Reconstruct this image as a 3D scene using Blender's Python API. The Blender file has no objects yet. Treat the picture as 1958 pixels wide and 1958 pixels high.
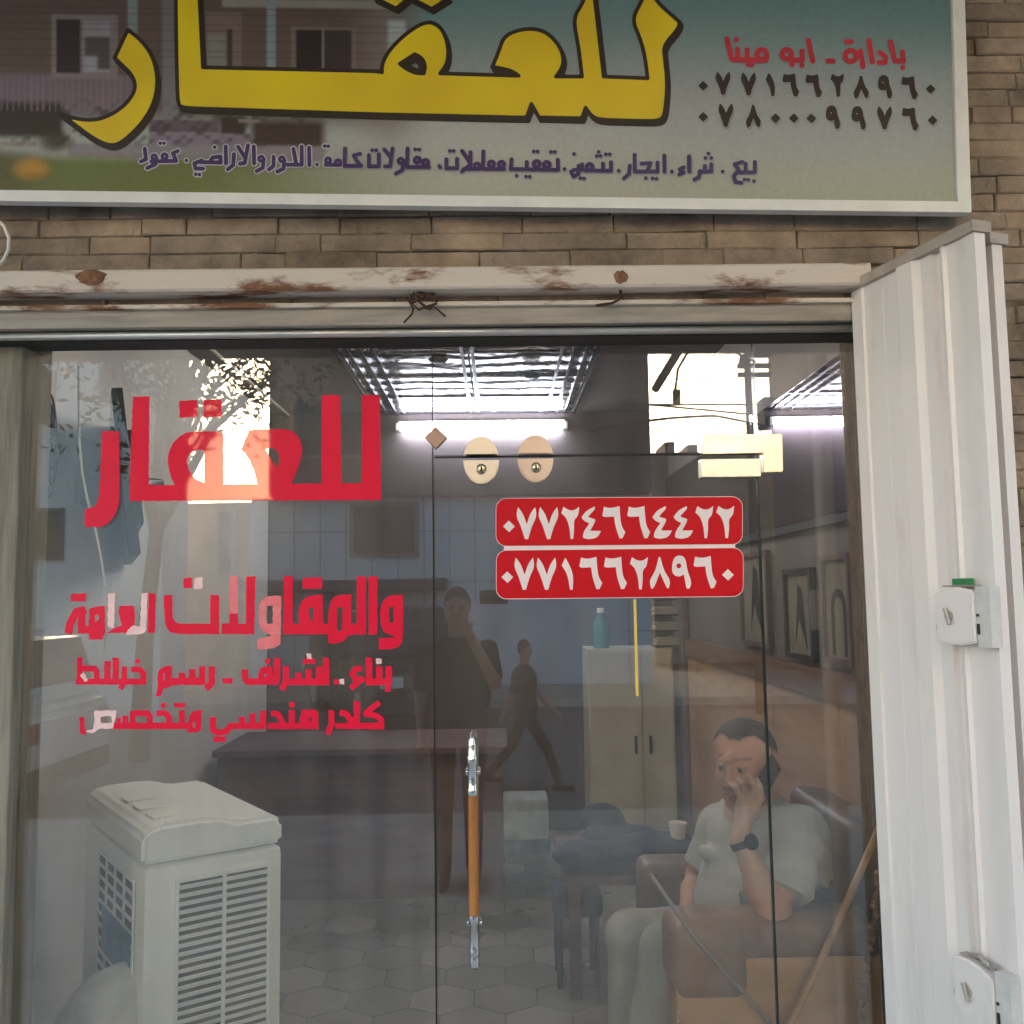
import bpy, bmesh, math, random
import numpy as np
from mathutils import Vector, Matrix
random.seed(7); np.random.seed(7)
R = math.radians
sc = bpy.context.scene
COL = sc.collection

# ------------------------------------------------------------------ camera
CAM = Vector((0.0, -2.6, 1.70)); FPX = 1780.0; SZ = 1958.0
YAW, PITCH, ROLL = R(0.77), R(5.17), R(0.8)
_f = Vector((math.sin(YAW)*math.cos(PITCH), math.cos(YAW)*math.cos(PITCH), math.sin(PITCH)))
_r0 = Vector((math.cos(YAW), -math.sin(YAW), 0)); _u0 = _r0.cross(_f)
_u = _u0*math.cos(ROLL) + _r0*math.sin(ROLL); _r = _r0*math.cos(ROLL) - _u0*math.sin(ROLL)
cd = bpy.data.cameras.new('camera'); cam = bpy.data.objects.new('camera', cd); COL.objects.link(cam)
m = Matrix(((_r.x, _u.x, -_f.x), (_r.y, _u.y, -_f.y), (_r.z, _u.z, -_f.z))).to_4x4(); m.translation = CAM
cam.matrix_world = m
cd.sensor_width = 36; cd.lens = 36*FPX/SZ; cd.clip_start = 0.02; cd.clip_end = 2000
sc.camera = cam

# ------------------------------------------------------------------ sky, sun, exposure
SUN_EL, SUN_AZ = R(9.0), R(184)          # low evening sun behind the houses across the street
w = bpy.data.worlds.new('World'); sc.world = w; w.use_nodes = True
nt = w.node_tree; bg = nt.nodes['Background']
sky = nt.nodes.new('ShaderNodeTexSky'); sky.sky_type = 'NISHITA'; sky.sun_disc = False
sky.sun_elevation = SUN_EL; sky.sun_rotation = SUN_AZ
sky.air_density = 1.0; sky.dust_density = 3.0; sky.ozone_density = 1.6
nt.links.new(sky.outputs[0], bg.inputs[0]); bg.inputs[1].default_value = 0.15
sd = bpy.data.lights.new('sun', 'SUN'); sd.energy = 0.8; sd.angle = R(12); sd.color = (1, 0.86, 0.7)
sun = bpy.data.objects.new('sun', sd); COL.objects.link(sun)
sdir = Vector((math.sin(SUN_AZ)*math.cos(SUN_EL), math.cos(SUN_AZ)*math.cos(SUN_EL), math.sin(SUN_EL)))
sun.rotation_euler = sdir.to_track_quat('Z', 'Y').to_euler(); sun.location = (0, -30, 30)
vs = sc.view_settings; vs.view_transform = 'Standard'; vs.look = 'None'; vs.gamma = 1; vs.exposure = 2.95
vs.use_curve_mapping = False
sc.cycles.max_bounces = 10; sc.cycles.transparent_max_bounces = 24; sc.cycles.glossy_bounces = 5
sc.cycles.sample_clamp_indirect = 6
sc.cycles.use_denoising = True

# ------------------------------------------------------------------ helpers
def Pn(px, py, Y):
    "pixel arrays of the 1958 px photograph -> points on the plane y = Y"
    px = np.asarray(px, float); py = np.asarray(py, float)
    F, Rr, U = np.array(_f), np.array(_r), np.array(_u)
    d = F*FPX + np.multiply.outer(px-SZ/2, Rr) + np.multiply.outer(SZ/2-py, U)
    t = (Y-CAM.y)/d[..., 1]
    return np.array(CAM) + d*t[..., None]
def P(px, py, Y): return Vector(Pn(px, py, Y).tolist())
def M(px, py, d): return P(px, py, d-2.6)          # at a depth from the camera
def PR(px, py, Y):                                   # a thing seen mirrored in the glass, Y metres out in the street
    v = P(px, py, Y); v.y = -v.y; return v
def ZM(ox, oy, s): return lambda pts: [(ox+x/s, oy+y/s) for x, y in pts]

def mat(name, col, rough=0.6, metal=0.0, var=0.0, vscale=8.0, bump=0.0, bscale=60.0, stretch=(1, 1, 1), col2=None, coat=0.0, emit=None, spec=None, attr=None, vdet=6):
    m = bpy.data.materials.new(name); m.use_nodes = True
    n = m.node_tree.nodes; l = m.node_tree.links; b = n['Principled BSDF']
    b.inputs['Base Color'].default_value = (*col, 1); b.inputs['Roughness'].default_value = rough; b.inputs['Metallic'].default_value = metal
    if coat: b.inputs['Coat Weight'].default_value = coat
    if spec is not None: b.inputs['Specular IOR Level'].default_value = spec
    if emit: b.inputs['Emission Color'].default_value = (*emit[0], 1); b.inputs['Emission Strength'].default_value = emit[1]
    tc = n.new('ShaderNodeTexCoord'); mp = n.new('ShaderNodeMapping'); mp.inputs['Scale'].default_value = stretch
    l.new(tc.outputs['Object'], mp.inputs[0])
    src = None
    if attr:
        a = n.new('ShaderNodeAttribute'); a.attribute_name = attr; src = a.outputs['Color']
        l.new(src, b.inputs['Base Color'])
    if var or col2:
        nz = n.new('ShaderNodeTexNoise'); nz.inputs['Scale'].default_value = vscale; nz.inputs['Detail'].default_value = vdet; nz.inputs['Roughness'].default_value = 0.65
        l.new(mp.outputs[0], nz.inputs['Vector'])
        rp = n.new('ShaderNodeValToRGB'); rp.color_ramp.elements[0].position = 0.32; rp.color_ramp.elements[1].position = 0.7
        c2 = col2 if col2 else tuple(max(0, c*(1-var)) for c in col)
        c1 = col if col2 else tuple(min(1, c*(1+var*0.6)) for c in col)
        if attr:
            c2, c1 = (1-var,)*3, (1,)*3
        rp.color_ramp.elements[0].color = (*c2, 1); rp.color_ramp.elements[1].color = (*c1, 1)
        l.new(nz.outputs[0], rp.inputs[0])
        if attr:
            mx = n.new('ShaderNodeMix'); mx.data_type = 'RGBA'; mx.blend_type = 'MULTIPLY'; mx.inputs[0].default_value = 1
            l.new(src, mx.inputs[6]); l.new(rp.outputs[0], mx.inputs[7]); l.new(mx.outputs[2], b.inputs['Base Color'])
        else: l.new(rp.outputs[0], b.inputs['Base Color'])
        mr = n.new('ShaderNodeMapRange'); mr.inputs[3].default_value = min(1, rough+0.12); mr.inputs[4].default_value = max(0.02, rough-0.08)
        l.new(nz.outputs[0], mr.inputs[0]); l.new(mr.outputs[0], b.inputs['Roughness'])
    if bump:
        nb = n.new('ShaderNodeTexNoise'); nb.inputs['Scale'].default_value = bscale; nb.inputs['Detail'].default_value = 5
        l.new(mp.outputs[0], nb.inputs['Vector'])
        bp = n.new('ShaderNodeBump'); bp.inputs['Strength'].default_value = bump; bp.inputs['Distance'].default_value = 0.01
        l.new(nb.outputs[0], bp.inputs['Height']); l.new(bp.outputs[0], b.inputs['Normal'])
    return m

def tag(o, label=None, cat=None, group=None, kind=None):
    if label: o['label'] = label
    if cat: o['category'] = cat
    if group: o['group'] = group
    if kind: o['kind'] = kind
    return o
def link(o, parent=None):
    COL.objects.link(o)
    if parent is not None:
        o.parent = parent; o.matrix_parent_inverse = parent.matrix_basis.inverted()
    return o
def thing(name, loc, label, cat, group=None, rz=0.0):
    o = bpy.data.objects.new(name, None); o.empty_display_size = 0.1; o.location = loc; o.rotation_euler = (0, 0, rz)
    COL.objects.link(o); return tag(o, label, cat, group)
def mesh_obj(name, verts, faces, mats, parent=None, smooth=False, mi=None):
    me = bpy.data.meshes.new(name); me.from_pydata([tuple(v) for v in verts], [], faces)
    for mm in (mats if isinstance(mats, (list, tuple)) else [mats]): me.materials.append(mm)
    if mi is not None: me.polygons.foreach_set('material_index', mi)
    if smooth: me.polygons.foreach_set('use_smooth', [True]*len(me.polygons))
    me.update(); o = bpy.data.objects.new(name, me); return link(o, parent)

class MB:
    "collects shapes, builds ONE mesh object"
    def __init__(s): s.v = []; s.f = []; s.mi = []; s.cur = 0
    def add(s, vs, fs):
        b = len(s.v); s.v += [Vector(v) for v in vs]; s.f += [[i+b for i in f] for f in fs]; s.mi += [s.cur]*len(fs); return s
    def box(s, lo, hi, mtx=None, bev=0.0):
        bm = bmesh.new(); bmesh.ops.create_cube(bm, size=1)
        for v in bm.verts: v.co = Vector([(lo[i]+hi[i])/2 + v.co[i]*(hi[i]-lo[i]) for i in range(3)])
        if bev: bmesh.ops.bevel(bm, geom=bm.edges[:], offset=bev, segments=5 if bev > .03 else 2, affect='EDGES', profile=0.6)
        s.bm(bm, mtx); return s
    def bm(s, bm, mtx=None):
        if mtx is not None: bmesh.ops.transform(bm, matrix=mtx, verts=bm.verts)
        bm.verts.index_update(); s.add([v.co.copy() for v in bm.verts], [[v.index for v in f.verts] for f in bm.faces]); bm.free(); return s
    def tube(s, pts, r, n=8, caps=True):
        pts = [Vector(p) for p in pts]; rs = r if isinstance(r, (list, tuple)) else [r]*len(pts)
        vs, fs = [], []; t0 = (pts[1]-pts[0]).normalized(); a = t0.orthogonal().normalized()
        for i, p in enumerate(pts):
            t = (pts[min(i+1, len(pts)-1)]-pts[max(i-1, 0)]).normalized()
            a = (a-t*a.dot(t)).normalized(); b = t.cross(a)
            for k in range(n):
                an = 2*math.pi*k/n; vs.append(p+(a*math.cos(an)+b*math.sin(an))*rs[i])
        for i in range(len(pts)-1):
            for k in range(n): fs.append([i*n+k, i*n+(k+1) % n, (i+1)*n+(k+1) % n, (i+1)*n+k])
        if caps: fs.append(list(range(n))[::-1]); fs.append([(len(pts)-1)*n+k for k in range(n)])
        return s.add(vs, fs)
    def lathe(s, prof, mtx=None, n=24):
        vs, fs = [], []
        for r_, z in prof:
            for k in range(n): vs.append(Vector((r_*math.cos(2*math.pi*k/n), r_*math.sin(2*math.pi*k/n), z)))
        for i in range(len(prof)-1):
            for k in range(n): fs.append([i*n+k, i*n+(k+1) % n, (i+1)*n+(k+1) % n, (i+1)*n+k])
        fs.append(list(range(n))[::-1]); fs.append([(len(prof)-1)*n+k for k in range(n)])
        if mtx is not None: vs = [mtx @ v for v in vs]
        return s.add(vs, fs)
    def prism(s, poly, axis, a, b, mtx=None):
        "polygon in the two other axes, extruded along axis from a to b"
        def mk(p, t):
            if axis == 0: v = Vector((t, p[0], p[1]))
            elif axis == 1: v = Vector((p[0], t, p[1]))
            else: v = Vector((p[0], p[1], t))
            return mtx @ v if mtx is not None else v
        n = len(poly); vs = [mk(p, a) for p in poly]+[mk(p, b) for p in poly]
        fs = [list(range(n))[::-1], [n+i for i in range(n)]]+[[i, (i+1) % n, n+(i+1) % n, n+i] for i in range(n)]
        return s.add(vs, fs)
    def build(s, name, mats, parent=None, smooth=False, auto=None):
        o = mesh_obj(name, s.v, s.f, mats, parent, smooth, s.mi)
        bm = bmesh.new(); bm.from_mesh(o.data); bmesh.ops.recalc_face_normals(bm, faces=bm.faces); bm.to_mesh(o.data); bm.free()
        if auto is not None:
            o.data.polygons.foreach_set('use_smooth', [True]*len(o.data.polygons)); o.data.set_sharp_from_angle(angle=R(auto))
        return o

# ---- flat lettering: union of strokes and outlines, contoured on a fine grid -------------------------------
def _seg(X, Y, a, b):
    ax, ay = a; bx, by = b; dx, dy = bx-ax, by-ay; L = dx*dx+dy*dy+1e-9
    t = np.clip(((X-ax)*dx+(Y-ay)*dy)/L, 0, 1); return np.hypot(X-ax-t*dx, Y-ay-t*dy)
def _poly(X, Y, pts):
    d = np.full(X.shape, 1e9); ins = np.zeros(X.shape, bool); n = len(pts)
    for i in range(n):
        a, b = pts[i], pts[(i+1) % n]; d = np.minimum(d, _seg(X, Y, a, b))
        if a[1] != b[1]:
            c = (a[1] > Y) != (b[1] > Y); ins ^= c & (X < (b[0]-a[0])*(Y-a[1])/(b[1]-a[1])+a[0])
    return np.where(ins, -d, d)
def field(prims, X, Y):
    F = np.full(X.shape, 1e9)
    for p in prims:
        k = p[0]
        if k == 's':                                   # stroke with flat ends: ('s', pts, width)
            pts, wd = p[1], p[2]/2
            for i in range(len(pts)-1):
                a, b = np.array(pts[i], float), np.array(pts[i+1], float); L = np.hypot(*(b-a))+1e-9; t = (b-a)/L
                u = (X-a[0])*t[0]+(Y-a[1])*t[1]; v = -(X-a[0])*t[1]+(Y-a[1])*t[0]
                F = np.minimum(F, np.maximum(np.abs(u-L/2)-L/2, np.abs(v)-wd))
                if i: F = np.minimum(F, np.hypot(X-a[0], Y-a[1])-wd)
        elif k == 'r':                                 # round-ended stroke
            for i in range(len(p[1])-1): F = np.minimum(F, _seg(X, Y, p[1][i], p[1][i+1])-p[2]/2)
        elif k == 'p': F = np.minimum(F, _poly(X, Y, p[1]))
        elif k == 'o': F = np.minimum(F, np.abs(np.hypot((X-p[1]), (Y-p[2]))-p[3])-p[4]/2)       # ring
        elif k == 'd': F = np.minimum(F, np.hypot(X-p[1], Y-p[2])-p[3])
        elif k == 'h': F = np.maximum(F, -_poly(X, Y, p[1]))
        elif k == 'hd': F = np.maximum(F, -(np.hypot(X-p[1], Y-p[2])-p[3]))
    return F
def chaikin(pts, it=2):
    "rounds the gentle bends of a traced outline, keeps its sharp corners"
    for _ in range(it):
        out = []; n = len(pts)
        for i in range(n):
            a, b, c = np.array(pts[i-1], float), np.array(pts[i], float), np.array(pts[(i+1) % n], float); u, v = b-a, c-b
            lu, lv = np.hypot(*u), np.hypot(*v); ang = math.degrees(math.acos(max(-1, min(1, (u@v)/(lu*lv+1e-9)))))
            if ang < 56: out += [tuple(b-u*min(.25, 12/(lu+1e-9))), tuple(b+v*min(.25, 12/(lv+1e-9)))]
            else: out.append(tuple(b))
        pts = out
    return pts
def flat(name, prims, Y, material, parent, step=1.5, off=0.0, minus=None, mapf=None, wob=0.0):
    prims = [(p[0], chaikin(p[1])) if p[0] in 'ph' and len(p[1]) > 5 else p for p in prims]
    xs, ys = [], []
    for p in prims:
        if p[0] in 'srp': 
            q = p[1]; e = (p[2]/2 if p[0] != 'p' else 0); xs += [a[0]-e for a in q]+[a[0]+e for a in q]; ys += [a[1]-e for a in q]+[a[1]+e for a in q]
        elif p[0] in 'od': e = p[3]+(p[4] if p[0] == 'o' else 0); xs += [p[1]-e, p[1]+e]; ys += [p[2]-e, p[2]+e]
    pad = max(0, off)+3*step
    gx = np.arange(min(xs)-pad, max(xs)+pad, step); gy = np.arange(min(ys)-pad, max(ys)+pad, step)
    X, Yg = np.meshgrid(gx, gy); F = field(prims, X, Yg)-off
    if minus is not None: F = np.maximum(F, -minus(X, Yg))
    if wob: F = F+wob*(np.sin(X*0.31+np.sin(Yg*0.17)*2)+np.sin(Yg*0.37+X*0.11))*0.5
    F = F/step; ny, nx = F.shape
    vid = {}; V = []; faces = []
    def vert(x, y):
        k = (round(x*512), round(y*512))
        if k not in vid: vid[k] = len(V); V.append((gx[0]+x*step, gy[0]+y*step))
        return vid[k]
    ins = F < 0; full = ins[:-1, :-1] & ins[1:, :-1] & ins[:-1, 1:] & ins[1:, 1:]; anyi = ins[:-1, :-1] | ins[1:, :-1] | ins[:-1, 1:] | ins[1:, 1:]
    for j in range(ny-1):
        row = full[j]; i = 0
        while i < nx-1:
            if row[i]:
                k = i
                while k < nx-1 and row[k]: k += 1
                faces.append([vert(i, j), vert(k, j), vert(k, j+1), vert(i, j+1)]); i = k
            else: i += 1
        for i in np.nonzero(anyi[j] & ~row)[0]:
            c = [(i, j), (i+1, j), (i+1, j+1), (i, j+1)]; fv = [F[y, x] for x, y in c]; poly = []
            for a in range(4):
                b = (a+1) % 4
                if fv[a] < 0: poly.append(vert(*c[a]))
                if (fv[a] < 0) != (fv[b] < 0):
                    t = fv[a]/(fv[a]-fv[b]); poly.append(vert(c[a][0]+(c[b][0]-c[a][0])*t, c[a][1]+(c[b][1]-c[a][1])*t))
            poly = list(dict.fromkeys(poly))
            if len(poly) >= 3: faces.append(poly)
    A = np.array(V); pts = Pn(A[:, 0], A[:, 1], Y) if mapf is None else mapf(A)
    return mesh_obj(name, pts.tolist(), [f[::-1] for f in faces], material, parent)

# ---- organic bodies: smooth unions of tapered limbs, surface nets -------------------------------------------
def sdf_mesh(prims, h):
    lo = np.full(3, 1e9); hi = -lo
    for p in prims:
        if p[0] == 'c': r = max(p[3], p[4]); a, b = np.array(p[1]), np.array(p[2]); lo = np.minimum(lo, np.minimum(a, b)-r); hi = np.maximum(hi, np.maximum(a, b)+r)
        elif p[0] == 'e': r = max(p[2]); c = np.array(p[1]); lo = np.minimum(lo, c-r); hi = np.maximum(hi, c+r)
    lo -= 4*h; hi += 4*h; n = np.ceil((hi-lo)/h).astype(int)+1
    F = np.full(n, 0.15, np.float32); ax = [lo[i]+h*np.arange(n[i]) for i in range(3)]
    for p in prims:
        k = p[-1] if p[0] in ('c', 'e') else 0.0; mg = k+0.03
        if p[0] == 'c': r = max(p[3], p[4]); a, b = np.array(p[1]), np.array(p[2]); l_, h_ = np.minimum(a, b)-r-mg, np.maximum(a, b)+r+mg
        elif p[0] in ('e', 'x'): c = np.array(p[1]); r = max(p[2]); l_, h_ = c-r-mg, c+r+mg
        elif p[0] == 'cut': l_, h_ = lo, hi
        i0 = np.clip(np.floor((l_-lo)/h).astype(int), 0, n-1); i1 = np.clip(np.ceil((h_-lo)/h).astype(int)+1, 1, n)
        sl = tuple(slice(i0[i], i1[i]) for i in range(3))
        X, Y, Z = np.meshgrid(*[ax[i][sl[i]] for i in range(3)], indexing='ij', sparse=True)
        if p[0] == 'c':
            d = b-a; L = d@d+1e-12; t = np.clip(((X-a[0])*d[0]+(Y-a[1])*d[1]+(Z-a[2])*d[2])/L, 0, 1)
            D = np.sqrt((X-a[0]-t*d[0])**2+(Y-a[1]-t*d[1])**2+(Z-a[2]-t*d[2])**2)-(p[3]+(p[4]-p[3])*t)
        elif p[0] in ('e', 'x'):
            q = np.array(p[2], float); Q = p[3]; x, y, z = X-c[0], Y-c[1], Z-c[2]
            if Q is not None: x, y, z = [Q[0][i]*x+Q[1][i]*y+Q[2][i]*z for i in range(3)]
            k0 = np.sqrt((x/q[0])**2+(y/q[1])**2+(z/q[2])**2); k1 = np.sqrt((x/q[0]**2)**2+(y/q[1]**2)**2+(z/q[2]**2)**2)+1e-9
            D = k0*(k0-1)/k1
        elif p[0] == 'cut': F = np.maximum(F, p[1](X, Y, Z)).astype(np.float32); continue
        S = F[sl]
        if p[0] == 'x':
            kk = p[4]; hh = np.maximum(kk-np.abs(S+D), 0)/kk; F[sl] = np.maximum(S, -D)+hh*hh*kk*0.25; continue
        if k > 0: hh = np.maximum(k-np.abs(S-D), 0)/k; F[sl] = np.minimum(S, D)-hh*hh*k*0.25
        else: F[sl] = np.minimum(S, D)
    s = F < 0; cs = [slice(None, -1), slice(1, None)]
    cnt = sum(s[cs[i], cs[j], cs[k]].astype(np.int8) for i in (0, 1) for j in (0, 1) for k in (0, 1))
    I = np.argwhere((cnt > 0) & (cnt < 8)); idx = np.full(cnt.shape, -1, np.int64); idx[tuple(I.T)] = np.arange(len(I))
    acc = np.zeros((len(I), 3)); num = np.zeros(len(I))
    co = [(i, j, k) for i in (0, 1) for j in (0, 1) for k in (0, 1)]
    for a in co:
        for b in co:
            if sum(b) == sum(a)+1 and all(b[i] >= a[i] for i in range(3)):
                fa = F[tuple((I+a).T)]; fb = F[tuple((I+b).T)]; m_ = (fa < 0) != (fb < 0)
                t = np.where(m_, fa/(fa-fb+1e-12), 0); pos = np.array(a)+t[:, None]*(np.array(b)-np.array(a))
                acc += np.where(m_[:, None], pos, 0); num += m_
    V = lo+(I+acc/num[:, None])*h; faces = []
    for axn in range(3):
        sa = [slice(None)]*3; sb = [slice(None)]*3; sa[axn] = slice(None, -1); sb[axn] = slice(1, None)
        A, B = s[tuple(sa)], s[tuple(sb)]; E = np.argwhere(A != B); u, v = (axn+1) % 3, (axn+2) % 3
        E = E[(E[:, u] > 0) & (E[:, v] > 0)]; q = []
        for du, dv in ((0, 0), (1, 0), (1, 1), (0, 1)):
            e = E.copy(); e[:, u] -= du; e[:, v] -= dv; q.append(idx[tuple(e.T)])
        q = np.stack(q, 1); fl = ~A[tuple(E.T)]; q[fl] = q[fl][:, ::-1]; faces.append(q[(q >= 0).all(1)])
    return V, np.concatenate(faces)
def body_obj(name, prims, h, material, parent, colf=None):
    V, Fc = sdf_mesh(prims, h); me = bpy.data.meshes.new(name); me.from_pydata(V.tolist(), [], Fc.tolist())
    me.materials.append(material); me.polygons.foreach_set('use_smooth', [True]*len(me.polygons))
    if colf is not None:
        ca = me.color_attributes.new('Col', 'FLOAT_COLOR', 'POINT'); c = np.ones((len(V), 4)); c[:, :3] = colf(V); ca.data.foreach_set('color', c.ravel())
    return link(bpy.data.objects.new(name, me), parent)

# ------------------------------------------------------------------ materials
def srgb(r, g, b): return tuple((c/255/12.92 if c/255 <= 0.04045 else ((c/255+0.055)/1.055)**2.4) for c in (r, g, b))
M_stone = mat('stone', (0.30, 0.215, 0.15), 0.9, var=0.62, vscale=6, bump=1.0, bscale=38, attr='Col')
M_mortar = mat('mortar', (0.15, 0.105, 0.075), 0.9, var=0.4, vscale=20, bump=0.5)
M_plaster = mat('plaster', (0.25, 0.22, 0.17), 0.8, var=0.45, vscale=4, stretch=(6, 6, 0.5), bump=0.3, bscale=30)
M_concrete = mat('concrete', (0.34, 0.31, 0.28), 0.85, var=0.3, vscale=5, bump=0.3)
M_whitepaint = mat('white_paint', (0.80, 0.74, 0.67), 0.42, var=0.10, vscale=5, bump=0.05, bscale=12, stretch=(3, 3, 0.6))
M_shut = mat('shutter_paint', (0.83, 0.745, 0.685), 0.42, vscale=3.2, col2=(0.73, 0.64, 0.58), bump=0.25, bscale=5, stretch=(3, 3, 0.7))
for e, p in zip(M_shut.node_tree.nodes['Color Ramp'].color_ramp.elements, (0.28, 0.46)): e.position = p
M_frame = mat('frame_paint', (0.36, 0.32, 0.275), 0.5, var=0.3, vscale=7, stretch=(0.6, 4, 6), bump=0.15)
M_alu = mat('aluminium', (0.55, 0.54, 0.52), 0.35, 0.7, var=0.15, vscale=6, stretch=(0.4, 3, 3))
M_rust = mat('rusty_paint', (0.64, 0.56, 0.48), 0.6, vscale=5.5, col2=(0.2, 0.085, 0.04), bump=0.3, bscale=50, stretch=(0.7, 2, 2))
for e, p in zip(M_rust.node_tree.nodes['Color Ramp'].color_ramp.elements if 'Color Ramp' in M_rust.node_tree.nodes else [], (0.37, 0.47)): e.position = p
M_iron = mat('rusty_iron', (0.09, 0.045, 0.028), 0.85, 0.3, var=0.5, vscale=40)
M_chrome = mat('chrome', (0.82, 0.80, 0.77), 0.07, 1.0, var=0.05, vscale=9)
M_satin = mat('satin_metal', (0.80, 0.70, 0.58), 0.32, 1.0, var=0.05, vscale=12)
M_darkgap = mat('dark_rubber', (0.018, 0.016, 0.014), 0.6, var=0.3)
M_amber = mat('amber_wood', (0.50, 0.205, 0.045), 0.28, vscale=7, col2=(0.30, 0.10, 0.02), stretch=(9, 9, 1), coat=0.4)
M_red = mat('red_vinyl', (0.86, 0.010, 0.05), 0.45, var=0.08, vscale=7, coat=0.30, spec=.15)
M_pinkred = mat('peeling_red_vinyl', (0.85, 0.13, 0.15), 0.5, vscale=30, col2=(0.85, 0.26, 0.26), stretch=(1, 1, 2.5), coat=0.35)
M_pink = mat('bare_adhesive', (0.93, 0.62, 0.60), 0.6, var=0.12, vscale=35)
M_stick = mat('red_sticker', (0.66, 0.008, 0.016), 0.4, var=0.05, spec=.15)
M_white = mat('white_vinyl', (0.90, 0.78, 0.76), 0.4, var=0.06)
M_yellow = mat('yellow_tape', (0.85, 0.62, 0.12), 0.4, var=0.1)
M_yellowp = mat('yellow_print', (0.84, 0.66, 0.012), 0.4, vscale=3.0, col2=(0.70, 0.48, 0.012), vdet=1)
M_blackp = mat('black_print', (0.022, 0.012, 0.010), 0.45, var=0.2)
M_purplep = mat('purple_print', (0.045, 0.018, 0.11), 0.45, var=0.2)
M_halo = mat('pale_print', (0.55, 0.52, 0.58), 0.45, var=0.15)
M_redp = mat('dark_red_print', (0.50, 0.02, 0.045), 0.45, var=0.2)
M_greyp = mat('grey_print', (0.16, 0.17, 0.17), 0.45, var=0.2)
M_print = mat('printed_banner', (1, 1, 1), 0.42, attr='Col', var=0.12, vscale=60)

def glass_mat(name, refl, dust):
    m = bpy.data.materials.new(name); m.use_nodes = True; n = m.node_tree.nodes; l = m.node_tree.links
    n.remove(n['Principled BSDF']); out = n['Material Output']
    tr = n.new('ShaderNodeBsdfTransparent'); tr.inputs[0].default_value = (0.97, 0.985, 0.975, 1)
    gl = n.new('ShaderNodeBsdfGlossy'); gl.inputs['Roughness'].default_value = 0.0; gl.inputs[0].default_value = (1, 1, 1, 1)
    fr = n.new('ShaderNodeFresnel'); fr.inputs[0].default_value = 1.5
    mu = n.new('ShaderNodeMath'); mu.operation = 'MULTIPLY'; mu.inputs[1].default_value = refl/0.04; mu.use_clamp = True
    l.new(fr.outputs[0], mu.inputs[0])
    tc = n.new('ShaderNodeTexCoord'); mp = n.new('ShaderNodeMapping'); mp.inputs['Scale'].default_value = (3.5, 3.5, 0.22); l.new(tc.outputs['Object'], mp.inputs[0])
    nz = n.new('ShaderNodeTexNoise'); nz.inputs['Scale'].default_value = 4; nz.inputs['Detail'].default_value = 5; l.new(mp.outputs[0], nz.inputs[0])
    n2 = n.new('ShaderNodeTexNoise'); n2.inputs['Scale'].default_value = 2.2; n2.inputs['Detail'].default_value = 6; l.new(tc.outputs['Object'], n2.inputs[0])
    mm = n.new('ShaderNodeMath'); mm.operation = 'MULTIPLY'; l.new(nz.outputs[0], mm.inputs[0]); l.new(n2.outputs[0], mm.inputs[1])
    mr = n.new('ShaderNodeMapRange'); mr.inputs[1].default_value = 0.12; mr.inputs[2].default_value = 0.42; mr.inputs[3].default_value = dust*0.15; mr.inputs[4].default_value = dust*3.0
    l.new(mm.outputs[0], mr.inputs[0])
    sp = n.new('ShaderNodeTexVoronoi'); sp.inputs['Scale'].default_value = 55; l.new(tc.outputs['Object'], sp.inputs['Vector'])
    sl_ = n.new('ShaderNodeMapRange'); sl_.inputs[1].default_value = 0.17; sl_.inputs[2].default_value = 0.10; sl_.inputs[3].default_value = 0; sl_.inputs[4].default_value = 0.22; l.new(sp.outputs['Distance'], sl_.inputs[0])
    n3 = n.new('ShaderNodeTexNoise'); n3.inputs['Scale'].default_value = 7; n3.inputs['Detail'].default_value = 3; l.new(tc.outputs['Object'], n3.inputs[0])
    g3 = n.new('ShaderNodeMapRange'); g3.inputs[1].default_value = 0.56; g3.inputs[2].default_value = 0.68; l.new(n3.outputs[0], g3.inputs[0])
    sm_ = n.new('ShaderNodeMath'); sm_.operation = 'MULTIPLY'; l.new(sl_.outputs[0], sm_.inputs[0]); l.new(g3.outputs[0], sm_.inputs[1])
    sa_ = n.new('ShaderNodeMath'); sa_.operation = 'ADD'; sa_.use_clamp = True; l.new(mr.outputs[0], sa_.inputs[0]); l.new(sm_.outputs[0], sa_.inputs[1])
    di = n.new('ShaderNodeBsdfDiffuse'); di.inputs[0].default_value = (0.72, 0.66, 0.58, 1)
    mx = n.new('ShaderNodeMixShader'); l.new(mu.outputs[0], mx.inputs[0]); l.new(tr.outputs[0], mx.inputs[1]); l.new(gl.outputs[0], mx.inputs[2])
    m2 = n.new('ShaderNodeMixShader'); l.new(sa_.outputs[0], m2.inputs[0]); l.new(mx.outputs[0], m2.inputs[1]); l.new(di.outputs[0], m2.inputs[2])
    # slightly wavy toughened glass
    nb = n.new('ShaderNodeTexNoise'); nb.inputs['Scale'].default_value = 2.0; nb.inputs['Detail'].default_value = 0
    l.new(tc.outputs['Object'], nb.inputs[0]); bp = n.new('ShaderNodeBump'); bp.inputs['Strength'].default_value = 0.02; bp.inputs['Distance'].default_value = 0.02
    l.new(nb.outputs[0], bp.inputs['Height']); l.new(bp.outputs[0], gl.inputs['Normal'])
    l.new(m2.outputs[0], out.inputs[0]); return m
M_glass = glass_mat('pane_glass', 0.084, 0.022)
M_edge = mat('glass_edge', (0.02, 0.035, 0.03), 0.2)

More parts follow.
